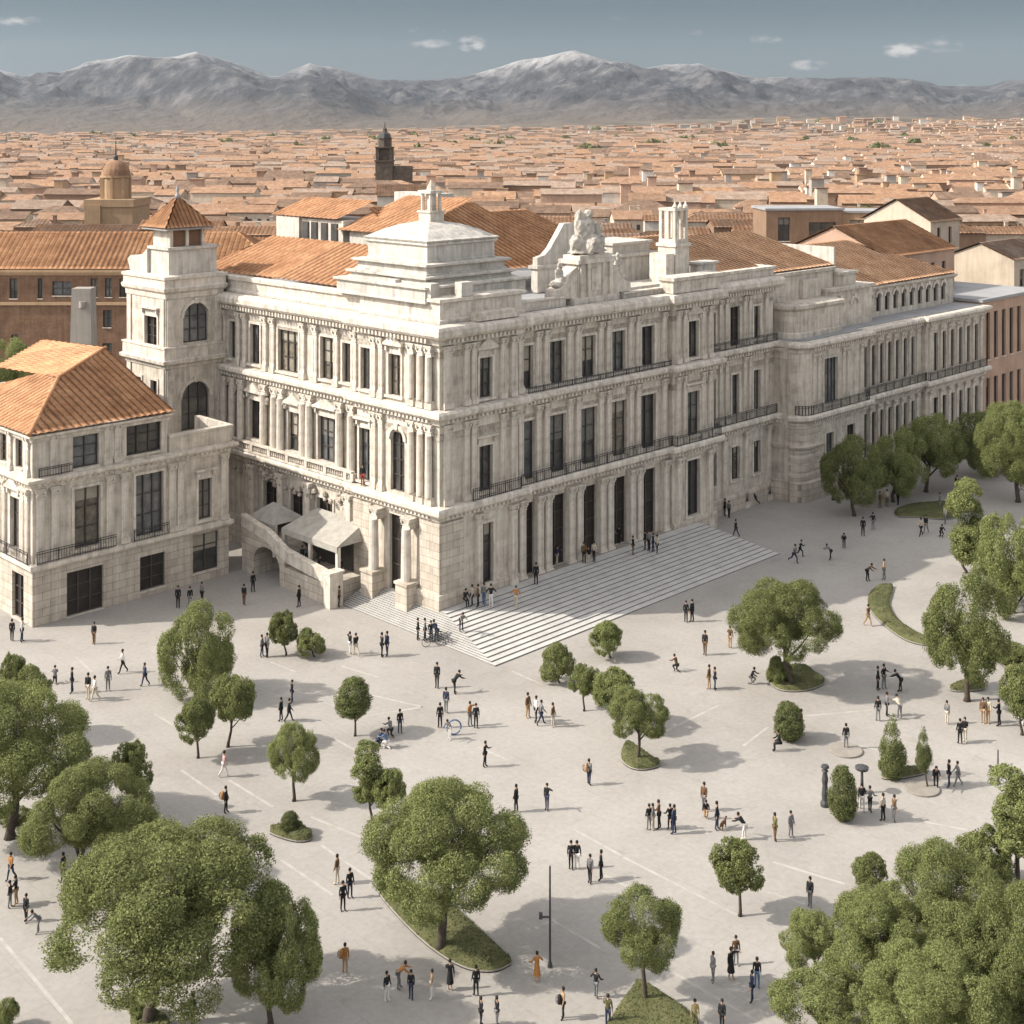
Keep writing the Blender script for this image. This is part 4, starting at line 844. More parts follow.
def snow(N, L, c, out, p):
    s = N.new('ShaderNodeSeparateXYZ'); L.new(c.outputs['Object'], s.inputs[0])
    n = N.new('ShaderNodeTexNoise'); n.inputs['Scale'].default_value = .004; n.inputs['Detail'].default_value = 9; n.inputs['Roughness'].default_value = .72; L.new(c.outputs['Object'], n.inputs['Vector'])
    a = N.new('ShaderNodeMath'); a.operation = 'MULTIPLY_ADD'; L.new(n.outputs[0], a.inputs[0]); a.inputs[1].default_value = 620; L.new(s.outputs[2], a.inputs[2])
    lo_ = N.new('ShaderNodeMath'); lo_.operation = 'MULTIPLY_ADD'; L.new(n.outputs[0], lo_.inputs[0]); lo_.inputs[1].default_value = -140; L.new(s.outputs[2], lo_.inputs[2])
    ml = N.new('ShaderNodeMapRange'); ml.inputs[1].default_value = -20; ml.inputs[2].default_value = 170; L.new(lo_.outputs[0], ml.inputs[0])
    er = N.new('ShaderNodeMixRGB'); L.new(ml.outputs[0], er.inputs[0]); er.inputs[1].default_value = (.10, .078, .058, 1); L.new(out, er.inputs[2]); out = er.outputs[0]
    mr = N.new('ShaderNodeMapRange'); mr.inputs[1].default_value = 720; mr.inputs[2].default_value = 900; mr.inputs[4].default_value = .45; L.new(a.outputs[0], mr.inputs[0])
    mx = N.new('ShaderNodeMixRGB'); L.new(mr.outputs[0], mx.inputs[0]); L.new(out, mx.inputs[1]); mx.inputs[2].default_value = (.5, .49, .49, 1); return mx.outputs[0]
M['rock'] = mat('mountain_rock', [(.010, .011, .015), (.038, .038, .044), (.13, .122, .118)], .0075, .95, 12, 700, .014, extra=snow)
g = grid('mountains', XX, YY, Z, M['rock']); tag(g, None, None, kind='structure')
M['skirt'] = M['earth']

# painted lines on the plaza
PL = [(155,714,189,735),(181,770,217,795),(229,780,273,807),(76,657,92,672),(330,736,358,752),(371,695,423,707),(366,716,423,707),(271,662,296,672),(341,666,378,677),(311,817,373,842),
      (478,747,508,760),(512,671,541,684),(664,732,719,705),(743,746,768,727),(570,827,622,856),(321,845,378,884),(281,860,333,895),(623,857,737,915),(604,875,634,890),(672,972,762,1024),
      (552,920,600,948),(773,862,845,884),(768,892,805,904),(925,822,968,830),(0,938,72,1024),(803,716,873,710),(858,745,880,751)]
lm = MB()
for u0, v0, u1, v1 in PL:
    a, b = Vector(at(u0, v0)), Vector(at(u1, v1)); d = (b-a).normalized(); n = Vector((-d.y, d.x, 0))*.09
    lm.add([tuple(a-n+Vector((0, 0, .004))), tuple(b-n+Vector((0, 0, .004))), tuple(b+n+Vector((0, 0, .004))), tuple(a+n+Vector((0, 0, .004)))], [(0, 1, 2, 3)])
M['paint'] = mat('worn_white_paint', [(.30, .28, .255), (.37, .35, .32), (.44, .42, .39)], 1.2, .8, 8)
tag(lm.build('plaza_marking', M['paint']), None, None, kind='structure')

# ------------------------------------------------------------------ haze
def cube(name, x0, x1, y0, y1, z0, z1):
    m = MB(); m.box(x0, x1, y0, y1, z0, z1); o = m.build(name, []) if False else None
    me = bpy.data.meshes.new(name); me.from_pydata(m.V, [], m.F); o = bpy.data.objects.new(name, me); COL.objects.link(o); return o
hz = cube('haze', -9500, 9500, -120, 13200, -60, 900); hm = bpy.data.materials.new('haze'); hm.use_nodes = True
hn = hm.node_tree; hn.nodes.remove(hn.nodes['Principled BSDF']); pv = hn.nodes.new('ShaderNodeVolumePrincipled')
pv.inputs['Color'].default_value = (.76, .86, .98, 1); pv.inputs['Density'].default_value = HAZE; pv.inputs['Anisotropy'].default_value = .2
hn.links.new(pv.outputs[0], hn.nodes['Material Output'].inputs['Volume']); hz.data.materials.append(hm); hz['kind'] = 'stuff'
if HAZE <= 0: bpy.data.objects.remove(hz)
scene.cycles.volume_bounces = 0; scene.cycles.max_bounces = 5; scene.cycles.diffuse_bounces = 3; scene.cycles.transparent_max_bounces = 8
scene.cycles.use_denoising = True

# ------------------------------------------------------------------ the town
WK = list(WALLC); RT = ['tile_e', 'tile_b', 'tile_c', 'tile_d']
def house_geo(x, y, z, wx, wy, h, rot, ri, hip=False):
    c, s = math.cos(rot), math.sin(rot)
    def P(a, b, zz): return (x+a*c-b*s, y+a*s+b*c, z+zz)
    ox, oy = wx/2, wy/2; W = [P(-ox, -oy, -2), P(ox, -oy, -2), P(ox, oy, -2), P(-ox, oy, -2), P(-ox, -oy, h), P(ox, -oy, h), P(ox, oy, h), P(-ox, oy, h), P(-ox, 0, h+ri), P(ox, 0, h+ri)]
    WF = [(0, 1, 5, 4), (1, 2, 6, 5), (2, 3, 7, 6), (3, 0, 4, 7)]+([] if hip else [(5, 6, 9), (7, 4, 8)])
    e = .45; dz = -ri/oy*e+.12; ex = ox+(.3 if not hip else e); hx = ox-(oy*.9 if hip else -.3)
    Rv = [P(-ex, -oy-e, h+dz), P(ex, -oy-e, h+dz), P(hx, 0, h+ri+.14), P(-hx, 0, h+ri+.14), P(ex, oy+e, h+dz), P(-ex, oy+e, h+dz)]
    RF = [(0, 1, 2, 3), (4, 5, 3, 2)]+([(1, 4, 2), (5, 0, 3)] if hip else [])
    return W, WF, Rv, RF
rt = random.Random(77); houses = []
Y = 208.0
while Y < 4300:
    dpt = rt.uniform(7.5, 11.5) if Y < 1500 else rt.uniform(9, 16)
    x = -.46*Y-20; ang = rt.uniform(-.10, .10); end = .46*Y+20
    while x < end:
        wx = rt.uniform(9, 26) if Y < 1500 else rt.uniform(11, 42)
        if rt.random() < .05+.1*(Y > 1500)+.9*max(0, min(1, (Y-2000-.75*x-350*math.sin(x/230.0))/1500)): x += rt.uniform(5, 16)*(1+16*max(0, min(1, (Y-2000-.5*x)/1800))**1.5)
        cx_, cy_ = x+wx/2, Y+rt.uniform(-2.5, 2.5); A, B = ab(cx_, cy_)
        far = Y > 440
        ok = far or not (-60 < A < 118 and -40 < B < 62) 
        if not far and B < 14 and A < 190: ok = False
        if not far and cx_ < -20 and Y < 238: ok = False
        if ok:
            h = rt.uniform(8, 15.5) if Y < 1500 else rt.uniform(7, 16)
            wy = dpt*rt.uniform(.9, 1.05)
            zz = float(town_z(cx_, cy_))
            houses.append((cx_, cy_, zz, wx*.98, wy, h, ang+rt.uniform(-.04, .04), wy*rt.uniform(.15, .24), rt.random() < .25, rt.choices(WK, [4, 4, 4, 5, 1.5, 2])[0], rt.choices(RT, [4, 4, 3, 3])[0]))
        x += wx+(.4 if rt.random() < .8 else rt.uniform(1.5, 4))
    Y += dpt+(rt.uniform(2, 5) if rt.random() < .65 else rt.uniform(6, 11)) if Y < 1500 else dpt+rt.uniform(4, 17)
near = [h for h in houses if h[1] < 452 and abs(h[0])-h[3]/2 < .384*h[1]+1]
near = near[:300]; nearset = set(id(h) for h in near)
RN = {'tile_e': 'bright terracotta', 'tile_b': 'worn terracotta', 'tile_c': 'dark brown', 'tile_d': 'bleached pinkish'}
LM = [(-150, 40, 'at far left'), (40, 100, 'left of the dome'), (100, 150, 'beside the domed church'), (150, 215, 'behind the tower'), (215, 300, 'behind palace left roofs'),
      (300, 372, 'left of bell tower'), (372, 410, 'below bell tower'), (410, 480, 'behind the dome finial'), (480, 560, 'left of the statue'),
      (560, 620, 'behind the statue'), (620, 720, 'behind the belvedere'), (720, 800, 'left of flat-roofed houses'), (800, 870, 'behind flat-roofed houses'), (870, 960, 'behind white gabled house'), (960, 1200, 'at far right')]
for H_ in near:
    x, y, z, wx, wy, h, rot, ri, hip, wk, rk = H_
    u, v = proj(x, y, z+h); lm_ = next(t for a, b, t in LM if a <= u < b)
    W, WF, Rv, RF = house_geo(0, 0, 0, wx, wy, h, 0, ri, hip)
    m = MB(); m.add(W, WF)
    nwin = int(wx/2.6)
    for k in range(nwin):
        for fl in range(int(h/3.3)):
            X0 = -wx/2+wx*(k+.5)/nwin; zz = 1.1+fl*3.3
            m.box(X0-.5, X0+.5, -wy/2-.06, -wy/2-.02, zz, zz+1.5, 1); m.box(X0-.65, X0+.65, -wy/2-.12, -wy/2-.02, zz-.15, zz-.02, 0)
    o = m.build('house', [M['w_'+wk], M['frame']], recalc=False); o.location = (x, y, z); o.rotation_euler = (0, 0, rot)
    size = 'wide' if wx > 19 else ('narrow' if wx < 12.5 else 'mid-sized')
    hgt = 'tall ' if h > 12.5 else ('low ' if h < 10 else '')
    row = 'front row' if y < 260 else ('near row' if y < 330 else ('middle row' if y < 400 else 'back row'))
    tag(o, f'{hgt}{size} {wk} house, {RN[rk]} {"hip" if hip else "gable"} roof, {row}, {lm_}', 'house', 'houses of the old town')
    if y < 345:
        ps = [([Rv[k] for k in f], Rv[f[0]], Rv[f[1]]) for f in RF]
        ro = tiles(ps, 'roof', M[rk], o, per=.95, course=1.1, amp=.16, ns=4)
    else:
        m = MB(); m.add(Rv, RF); ro = m.build('roof', M[rk], o, recalc=False); sol = ro.modifiers.new('thickness', 'SOLIDIFY'); sol.thickness = .18
    if rt.random() < .5:
        m = MB(); cx_ = rt.uniform(-.35, .35)*wx; m.box(cx_-.4, cx_+.4, .8, 1.6, h, h+ri+1.1); m.box(cx_-.5, cx_+.5, .7, 1.7, h+ri+1.1, h+ri+1.25); m.build('chimney', M['w_'+wk], ro)
V = []; Fq = []; Ft = []; mi = []; 
mb = MB()
for H_ in houses:
    if id(H_) in nearset: continue
    x, y, z, wx, wy, h, rot, ri, hip, wk, rk = H_
    if abs(x)-wx > .40*y: continue
    W, WF, Rv, RF = house_geo(x, y, z, wx, wy, h, rot, ri, hip)
    mb.add(W, WF, WK.index(wk)); mb.add(Rv, RF, 6+RT.index(rk))
for _ in range(420):      # small belfries, water tanks and stair heads above the roofs
    y = 460*math.exp(rt.random()*1.9); x = rt.uniform(-.4, .4)*y; zt_ = float(town_z(x, y)); a_ = rt.uniform(1.2, 2.6); h_ = rt.uniform(13, 19)
    mb.box(x-a_, x+a_, y-a_, y+a_, zt_, zt_+h_, rt.randrange(6)); mb.box(x-a_-.3, x+a_+.3, y-a_-.3, y+a_+.3, zt_+h_, zt_+h_+.4, 6+rt.randrange(4))
tag(mb.build('distant_town', [M['w_'+k] for k in WK]+[M[k] for k in RT], recalc=False), 'dense terracotta-roofed old town spreading over the plain to the foothills', 'town', kind='stuff')

gt = np.random.default_rng(9); PV = []
for _ in range(150):
    y = 420*math.exp(gt.random()*2.3); x = gt.uniform(-.42, .42)*y; z = float(town_z(x, y)); r_ = gt.uniform(3, 6)*(1 if y < 1500 else 2.2); nn = 90
    d = gt.normal(size=(nn, 3)); d /= np.linalg.norm(d, axis=1)[:, None]; P_ = np.array([x, y, z+8+r_*.3])+d*r_*np.array([1.2, 1, .8])*gt.uniform(.6, 1.05, (nn, 1))
    t = gt.normal(size=(nn, 3)); b = np.cross(t, d); t *= r_*.16; b *= r_*.16
    PV.append(np.stack([P_-t, P_-b, P_+t, P_+b], 1).reshape(-1, 3))
PV = np.concatenate(PV); tag(npmesh('distant_trees', PV, np.arange(len(PV)).reshape(-1, 4), M['leaf_b']), 'dark tree clumps scattered between the far roofs', 'trees', kind='stuff')
# ---- landmark buildings
def tile_hip(parent, x0, x1, y0, y1, z, ri, m='tile', e=.4, per=.5):
    x0 -= e; x1 += e; y0 -= e; y1 += e; d = min(x1-x0, y1-y0)/2; ym = (y0+y1)/2; r0, r1 = x0+d, x1-d
    if r1 <= r0: r0 = r1 = (x0+x1)/2
    a, b, c, dd = (x0, y0, z), (x1, y0, z), (x1, y1, z), (x0, y1, z); p, q = (r0, ym, z+ri), (r1+1e-3, ym, z+ri)
    return tiles([([a, b, q, p], a, b), ([dd, c, q, p], c, dd), ([a, dd, p], dd, a), ([b, c, q], b, c)], 'roof', M[m], parent, per=per, ns=4, course=.8)
BB = empty('brick_building', 'long brown brick building with narrow windows and a terracotta roof behind the annexe', 'building', (-58, 186, 0))
mb = MB(); fx = ('x', 0.0)
bw = [(-18.5, .9, 9.0, 13.5), (-18.5, 1.2, 3, 7), (-11.2, 1.1, 14.6, 17.4), (-11, 1.0, 5.2, 9.6), (-7.5, .7, 14.6, 17.4), (-4.5, 2.6, 15, 17)]+[(c, 1.0, 14.8, 17.4) for c in (0, 2, 4, 6, 8, 10, 12, 14, 16, 18)]+[(c, 1.2, 10.6, 13.0) for c in (1.8, 6.2, 10.6, 15)]+[(c, 1.3, 4.6, 8.4) for c in (1.8, 6.2, 10.6, 15)]
wall(mb, fx, -30, 26, 0, 18.6, [(c-w_/2, c+w_/2, a, b) for c, w_, a, b in bw], .5); mb.box(-30, -29.98, 0, 14, 0, 18.6); mb.box(25.98, 26, 0, 14, 0, 18.6)
mb.build('brick_wall', M['brick'], BB)
for i, (c, w_, a, b) in enumerate(bw): window(BB, fx, c, w_, a, b, 'none', arch=i in (0, 1), rows=2)
tr_ = MB(); tr_.fb(fx, -30, 26, 0, .22, 13.7, 14.1); tr_.sweep([(-30, 10), (-30, 0), (26, 0), (26, 10)], [(0, 17.8), (.2, 17.9), (.5, 18.3), (.5, 18.6), (0, 18.7)])
for s_ in (-21.5, -14.8): tr_.fb(fx, s_-.3, s_+.3, 0, .25, 0, 17.8)
tr_.build('string_course', M['w_ochre'], BB); tile_hip(BB, -30, 26, 0, 15, 18.65, 4.6, 'tile', per=.75)
OB = empty('pillar_monument', 'pale square stone pillar on a block base in front of the brown brick building', 'monument', (-50.5, 158, 0))
m = MB(); m.box(-2.2, 2.2, -2, 2, 0, 10.4); m.box(-2.4, 2.4, -2.2, 2.2, 10.4, 10.8); m.build('base', M['w_grey'], OB)
m = MB(); m.add([(-1.3, -1.1, 10.8), (1.3, -1.1, 10.8), (1.3, 1.1, 10.8), (-1.3, 1.1, 10.8), (-1.1, -1, 19.4), (1.1, -1, 19.4), (1.1, 1, 19.4), (-1.1, 1, 19.4)], [(0, 1, 5, 4), (1, 2, 6, 5), (2, 3, 7, 6), (3, 0, 4, 7), (4, 5, 6, 7)]); m.lathe(.2, -1.1, [(.4, 17.2), (.4, 17.9)], 12); m.build('shaft', M['w_grey'], OB)
DC = empty('domed_church', 'church with a ribbed terracotta dome, drum and thin spire in the town at left', 'church', (-102, 345, 0))
m = MB(); m.box(-6, 6, -6, 10, -1, 18.5); m.box(-6.3, 6.3, -6.3, 10.3, 18.5, 20.4); m.box(-6, -2, -6.6, -6, 8, 19); m.build('wall', M['w_ochre'], DC)
m = MB(); m.lathe(0, 0, [(3.6, 20.4), (3.6, 25.6), (3.95, 25.8), (3.95, 26.3)], 16)
for k in range(8): q = k*math.pi/4; m.box(3.6*math.cos(q)-.35, 3.6*math.cos(q)+.35, 3.6*math.sin(q)-.35, 3.6*math.sin(q)+.35, 20.4, 25.7)
m.build('drum', M['w_ochre'], DC)
m = MB(); m.lathe(0, 0, [(3.65*math.cos(R(k*9)), 26.3+4.0*math.sin(R(k*9))) for k in range(10)]+[(.1, 30.5)], 18); m.build('dome', M['tile_c'], DC)
m = MB(); m.lathe(0, 0, [(.6, 30.2), (.6, 31.2), (.25, 31.6), (.1, 34.0), (.03, 37)], 8); m.build('spire', M['metal'], DC)
M['darkstone'] = mat('soot_dark_stone', [(.05, .04, .033), (.10, .08, .065), (.16, .13, .105)], .5, .95, 8)
BT = empty('bell_tower', 'dark stone bell tower with stepped belfry and pointed top rising above the town', 'bell tower', (-56.5, 595, 0))
m = MB(); m.box(-3.8, 3.8, -3.8, 3.8, -1, 24); m.box(-4.2, 4.2, -4.2, 4.2, 24, 24.6)
for sx_ in (-1, 1):
    for sy_ in (-1, 1): m.box(sx_*3.0-.7, sx_*3.0+.7, sy_*3.0-.7, sy_*3.0+.7, 24.6, 30)
m.box(-2.4, 2.4, -2.4, 2.4, 24.6, 30); m.box(-3.9, 3.9, -3.9, 3.9, 30, 30.6); m.lathe(0, 0, [(3.1, 30.6), (3.1, 34), (3.4, 34.2), (3.4, 34.6)], 8); m.lathe(0, 0, [(2.6, 34.6), (2.2, 36), (1.2, 37), (.9, 38.6), (.4, 39), (.1, 41.5)], 8)
m.build('shaft', M['darkstone'], BT)
m = MB(); m.box(4, 12, -3, 5, -1, 22); m.build('nave_wall', M['darkstone'], BT); m = MB(); m.lathe(0, 0, [(2.9, 34.6), (2.5, 36.2), (1.4, 37.1)], 8); m.build('cap', M['metal'], BT)
for (u, v0, v1, Yd, wd, lab) in ((20, 160, 182, 1500, 9, 'pale twin-slab tower block far off at the left of the town'), (252, 150, 168, 1900, 9, 'thin grey tower block in the hazy distance, left of the bell tower'), (811, 138, 152, 2600, 26, 'broad ruined fortress tower far off at the right of the town')):
    x = (u-512)/F*Yd; zb = float(town_z(x, Yd)); zt = CH-(v0-HV)*Yd/F
    E_ = empty('tower_block', lab, 'tower block', (x, Yd, zb)); m = MB(); m.box(-wd/2, -.6, -4, 4, -2, zt-zb); m.box(.6, wd/2, -4, 4, -2, zt-zb-1.5); m.box(-.6, .6, -3, 3, -2, zt-zb-2.5); m.build('wall', M['w_grey'], E_)
    m = MB(); m.box(-wd/2-.2, -.4, -4.2, 4.2, zt-zb, zt-zb+.8); m.box(.4, wd/2+.2, -4.2, 4.2, zt-zb-1.5, zt-zb-.7); m.build('roof', M['lead'], E_)
def custom(name, lab, p, rz, wx, wy, h, wk, rk, ri, wins=(), flat=False, cat='house'):
    E_ = empty(name, lab, cat, p, R(rz)); m = MB(); f0 = ('x', -wy/2)
    wall(m, f0, -wx/2, wx/2, 0, h, [(c-w_/2, c+w_/2, a, b) for c, w_, a, b in wins], .4); m.box(-wx/2, -wx/2+.02, -wy/2, wy/2, 0, h); m.box(wx/2-.02, wx/2, -wy/2, wy/2, 0, h)
    m.box(-wx/2, wx/2, wy/2-.02, wy/2, 0, h)
    if not flat: 
        for x in (-wx/2, wx/2): m.add([(x, -wy/2, h), (x, wy/2, h), (x, 0, h+ri)], [(0, 1, 2)])
    m.build('wall', M[wk], E_)
    for c, w_, a, b in wins: window(E_, f0, c, w_, a, b, 'none')
    if flat:
        m = MB(); m.box(-wx/2-.25, wx/2+.25, -wy/2-.25, wy/2+.25, h, h+.35); m.build('roof', M['lead'], E_)
    else:
        e = .4; k = ri/(wy/2); A, B = (-wx/2-e, -wy/2-e, h-e*k+.1), (wx/2+e, -wy/2-e, h-e*k+.1); C_, D_ = (wx/2+e, wy/2+e, h-e*k+.1), (-wx/2-e, wy/2+e, h-e*k+.1); p_, q_ = (wx/2+e, 0, h+ri+.1), (-wx/2-e, 0, h+ri+.1)
        tiles([([A, B, p_, q_], A, B), ([C_, D_, q_, p_], C_, D_)], 'roof', M[rk], E_, per=.5, ns=4, course=.7)
    return E_
# right-hand end of the street
custom('street_house', 'pinkish brown house with tall narrow windows closing the right end of the palace row', loc(97.5, 5.5), 45, 16.5, 13, 16.6, 'w_pink', 'tile', 0, [(-6.5+2.2*i, 1.1, 9.3, 15.2) for i in range(7)]+[(-6.5+2.2*i, 1.1, 1.5, 7) for i in range(7)], True)
custom('gabled_house', 'cream house with a steep terracotta roof above the end of the palace wing', loc(92, 16), 45, 18, 15, 22, 'w_pink', 'tile', 3.4, [(3, 1, 18, 20.5), (6, 1, 18, 20.5)])
custom('gabled_house', 'tall white gabled house with small windows behind the palace wing roof', loc(118, 24), 45, 9, 11, 24.5, 'w_cream', 'tile_b', 3.0, [(-2, 1.0, 21, 23.5), (1.5, 1.0, 21, 23.5)])
custom('flat_house', 'brown brick house with a flat roof terrace and wide doorway behind the palace wing', (48.5, 228, 0), 4, 13, 9, 24.6, 'w_brown', 'tile', 0, [(-3.5, 2.0, 19.5, 23.4), (3, 4.6, 19.5, 22.6)], True)
custom('flat_house', 'ochre boarded house with a flat roof, right of the roof terrace house', (60.5, 230, 0), -6, 9, 8, 24.0, 'w_ochre', 'tile', 0, [(-1.5, 3, 19, 22.8)], True)
custom('corner_house', 'small white house with square windows at the right edge above the brown street house', loc(122, 12), 45, 12, 10, 19.5, 'w_cream', 'tile_d', 2.0, [(-3.5, 1.4, 15.5, 18), (0, 1.4, 15.5, 18), (3.5, 1.4, 15.5, 18)])
custom('long_house', 'long low ochre house with a broad terracotta roof right behind the tower', (-38, 208, 0), 2, 36, 13, 17.5, 'w_ochre', 'tile', 3.6, [(-10+4*i, 1.1, 12, 15) for i in range(6)])
custom('white_house', 'square white-walled house with a flat tiled roof behind the palace, below the bell tower', (-19.5, 236, 0), 3, 8, 10, 26.6, 'w_white', 'tile_b', 1.6, [])
# ------------------------------------------------------------------ trees
def crown_mesh(name, lobes, n, leaf, seed, m, fill=.12, flat=1.0):
    g = np.random.default_rng(seed); L = np.array(lobes, float)
    wgt = L[:, 3]**2; K = max(60, n//75); lk = g.choice(len(L), K, p=wgt/wgt.sum())
    d = g.normal(size=(K, 3)); d /= np.linalg.norm(d, axis=1)[:, None]
    ctr = L[:, :3].mean(0); od = L[lk, :3]-ctr; od /= (np.linalg.norm(od, axis=1)[:, None]+1e-6)
    flip = (d*od).sum(1) < -.3; d[flip] *= -1
    C_ = L[lk, :3]+d*(L[lk, 3]*g.uniform(.72, 1.0, K))[:, None]; rs_ = L[lk, 3]*g.uniform(.16, .34, K)+.012
    si = g.choice(K, n, p=rs_**2/(rs_**2).sum()); e = g.normal(size=(n, 3)); e /= np.linalg.norm(e, axis=1)[:, None]
    back = (e*d[si]).sum(1) < -.4; e[back] *= -1
    P = C_[si]+e*(rs_[si]*(.55+.5*g.random(n)**.7+.16*np.abs(g.normal(size=n))))[:, None]
    inn = g.random(n) < fill; P[inn] = (L[lk[si], :3]+(P-L[lk[si], :3])*(g.random(n)**.5)[:, None])[inn]
    nrm = e*.6+d[si]*.35+g.normal(size=(n, 3))*.5; nrm /= np.linalg.norm(nrm, axis=1)[:, None]
    t = np.cross(nrm, g.normal(size=(n, 3))); t /= np.linalg.norm(t, axis=1)[:, None]; b = np.cross(nrm, t)
    s = leaf*(.6+.8*g.random(n))[:, None]
    V = np.stack([P-t*s, P-b*s*.55, P+t*s, P+b*s*.55], 1)
    lo, hi = np.percentile(P, .5, axis=0), np.percentile(P, 99.5, axis=0)
    V = (V-np.array([(lo[0]+hi[0])/2, (lo[1]+hi[1])/2, lo[2]]))/np.array([hi[0]-lo[0], hi[1]-lo[1], hi[2]-lo[2]])
    return npmesh(name, V.reshape(-1, 3), np.arange(4*n).reshape(-1, 4), m, False)
def lob(seed, k, rs, shape=(1, 1, .85), spread=1.0, base=None):
    r_ = random.Random(seed); o = [(0, 0, .06, .5*min(shape))] if base is None else [base]
    for i in range(k):
        z = 1-1.62*(i+.5)/k; a = i*2.39996+r_.uniform(-.4, .4); q = math.sqrt(max(0, 1-z*z))
        rad = r_.uniform(*rs); e = spread*(1-rad*.75)*r_.uniform(.85, 1.12)
        o.append((q*math.cos(a)*shape[0]*e, q*math.sin(a)*shape[1]*e, z*shape[2]*e, rad))
    return o
CR = {'broad': [crown_mesh('broad_crown', lob(s_, 27, (.19, .345), (1, 1, .92), 1.08), 170000, .0135, s_, M['leaf'], .06) for s_ in (1, 2, 3)],
      'mid': [crown_mesh('mid_crown', lob(s_, 15, (.24, .42), (1, 1, .95), 1.08), 75000, .0185, s_, M['leaf']) for s_ in (4, 5, 6)],
      'round': [crown_mesh('round_crown', lob(s_, 11, (.3, .5), (1, 1, 1), .75), 28000, .03, s_, M['leaf'], .15) for s_ in (7, 8, 9)],
      'tall': [crown_mesh('tall_crown', [(random.Random(s_+i).uniform(-.25, .25), random.Random(s_*3+i).uniform(-.25, .25), i*.42, .5-.03*abs(i-2)) for i in range(6)], 34000, .03, s_, M['leaf']) for s_ in (10, 11)],
      'egg': [crown_mesh('egg_crown', [(0, 0, 0, .5), (0, 0, .3, .52), (0.03, 0, .62, .44), (0, .03, .9, .33)], 26000, .026, 12, M['leaf_b'], .1)],
      'cone': [crown_mesh('cone_crown', [(0, 0, .12*i, .50*(1-i/15)**.8) for i in range(14)], 24000, .022, 13, M['leaf_b'], .1)],
      'shrub': [crown_mesh('shrub_crown', lob(s_, 6, (.4, .6), (1, 1, .6), .8), 20000, .034, s_, M['leaf']) for s_ in (14, 15)]}
def pxs(v): return (v-HV)/CH              # px per metre for something standing at image row v
cnt = {}
def tree(u, v, ucx, wpx, vt, vb, kind, label, grp='trees on the plaza', name='tree', cat='tree', stem=True, squash=.92):
    x, y, _ = at(u, v); k = pxs(v); w_ = wpx*.97/k; A_ = (vb-vt)/2; vc = (vb+vt)/2; ky = (vc-HV)/y; hz_ = math.sqrt(max(A_**2-(w_/2*ky)**2, (.55*A_)**2))/k
    zc = (v-vc)/k; zb = max(.05, zc-hz_); zt = zc+hz_; h = max(.4, zt-zb)
    dx_ = (ucx-u)/k
    r_ = random.Random(int(u*7+v)); i = cnt.get(kind, 0); cnt[kind] = i+1
    E_ = empty(name, label, cat, (x, y, 0), 0, grp)
    inst('crown', CR[kind][i % len(CR[kind])], E_, (dx_, 0, zb), r_.uniform(0, 6.28), (w_, w_, h))
    if stem:
        m = MB(); rd = max(.055, .019*w_+.009*zt); top = zb+h*.55
        bx_ = r_.uniform(-.06, .06)*top
        m.tube([(0, 0, -.05), (.02, 0, .15*zb), (dx_*.3+bx_, .05, zb*.65), (dx_*.75+bx_*.5, 0, zb+h*.2), (dx_, 0, top)], [rd*1.5, rd*1.05, rd*.85, rd*.65, rd*.25], 8)
        for q in range(6):
            a = q*1.05+r_.uniform(-.3, .3); l = w_*r_.uniform(.24, .4); z0_ = zb*.72+q*.06*h
            c0_ = (dx_*.4+bx_*.8, 0.03, z0_)
            m.tube([c0_, (c0_[0]+math.cos(a)*l*.5, math.sin(a)*l*.5, z0_+l*.55), (c0_[0]+math.cos(a)*l, math.sin(a)*l, z0_+l*1.25)], [rd*.5, rd*.34, rd*.12], 6)
        m.build('trunk', M['bark'], E_, smooth=True)
    return E_
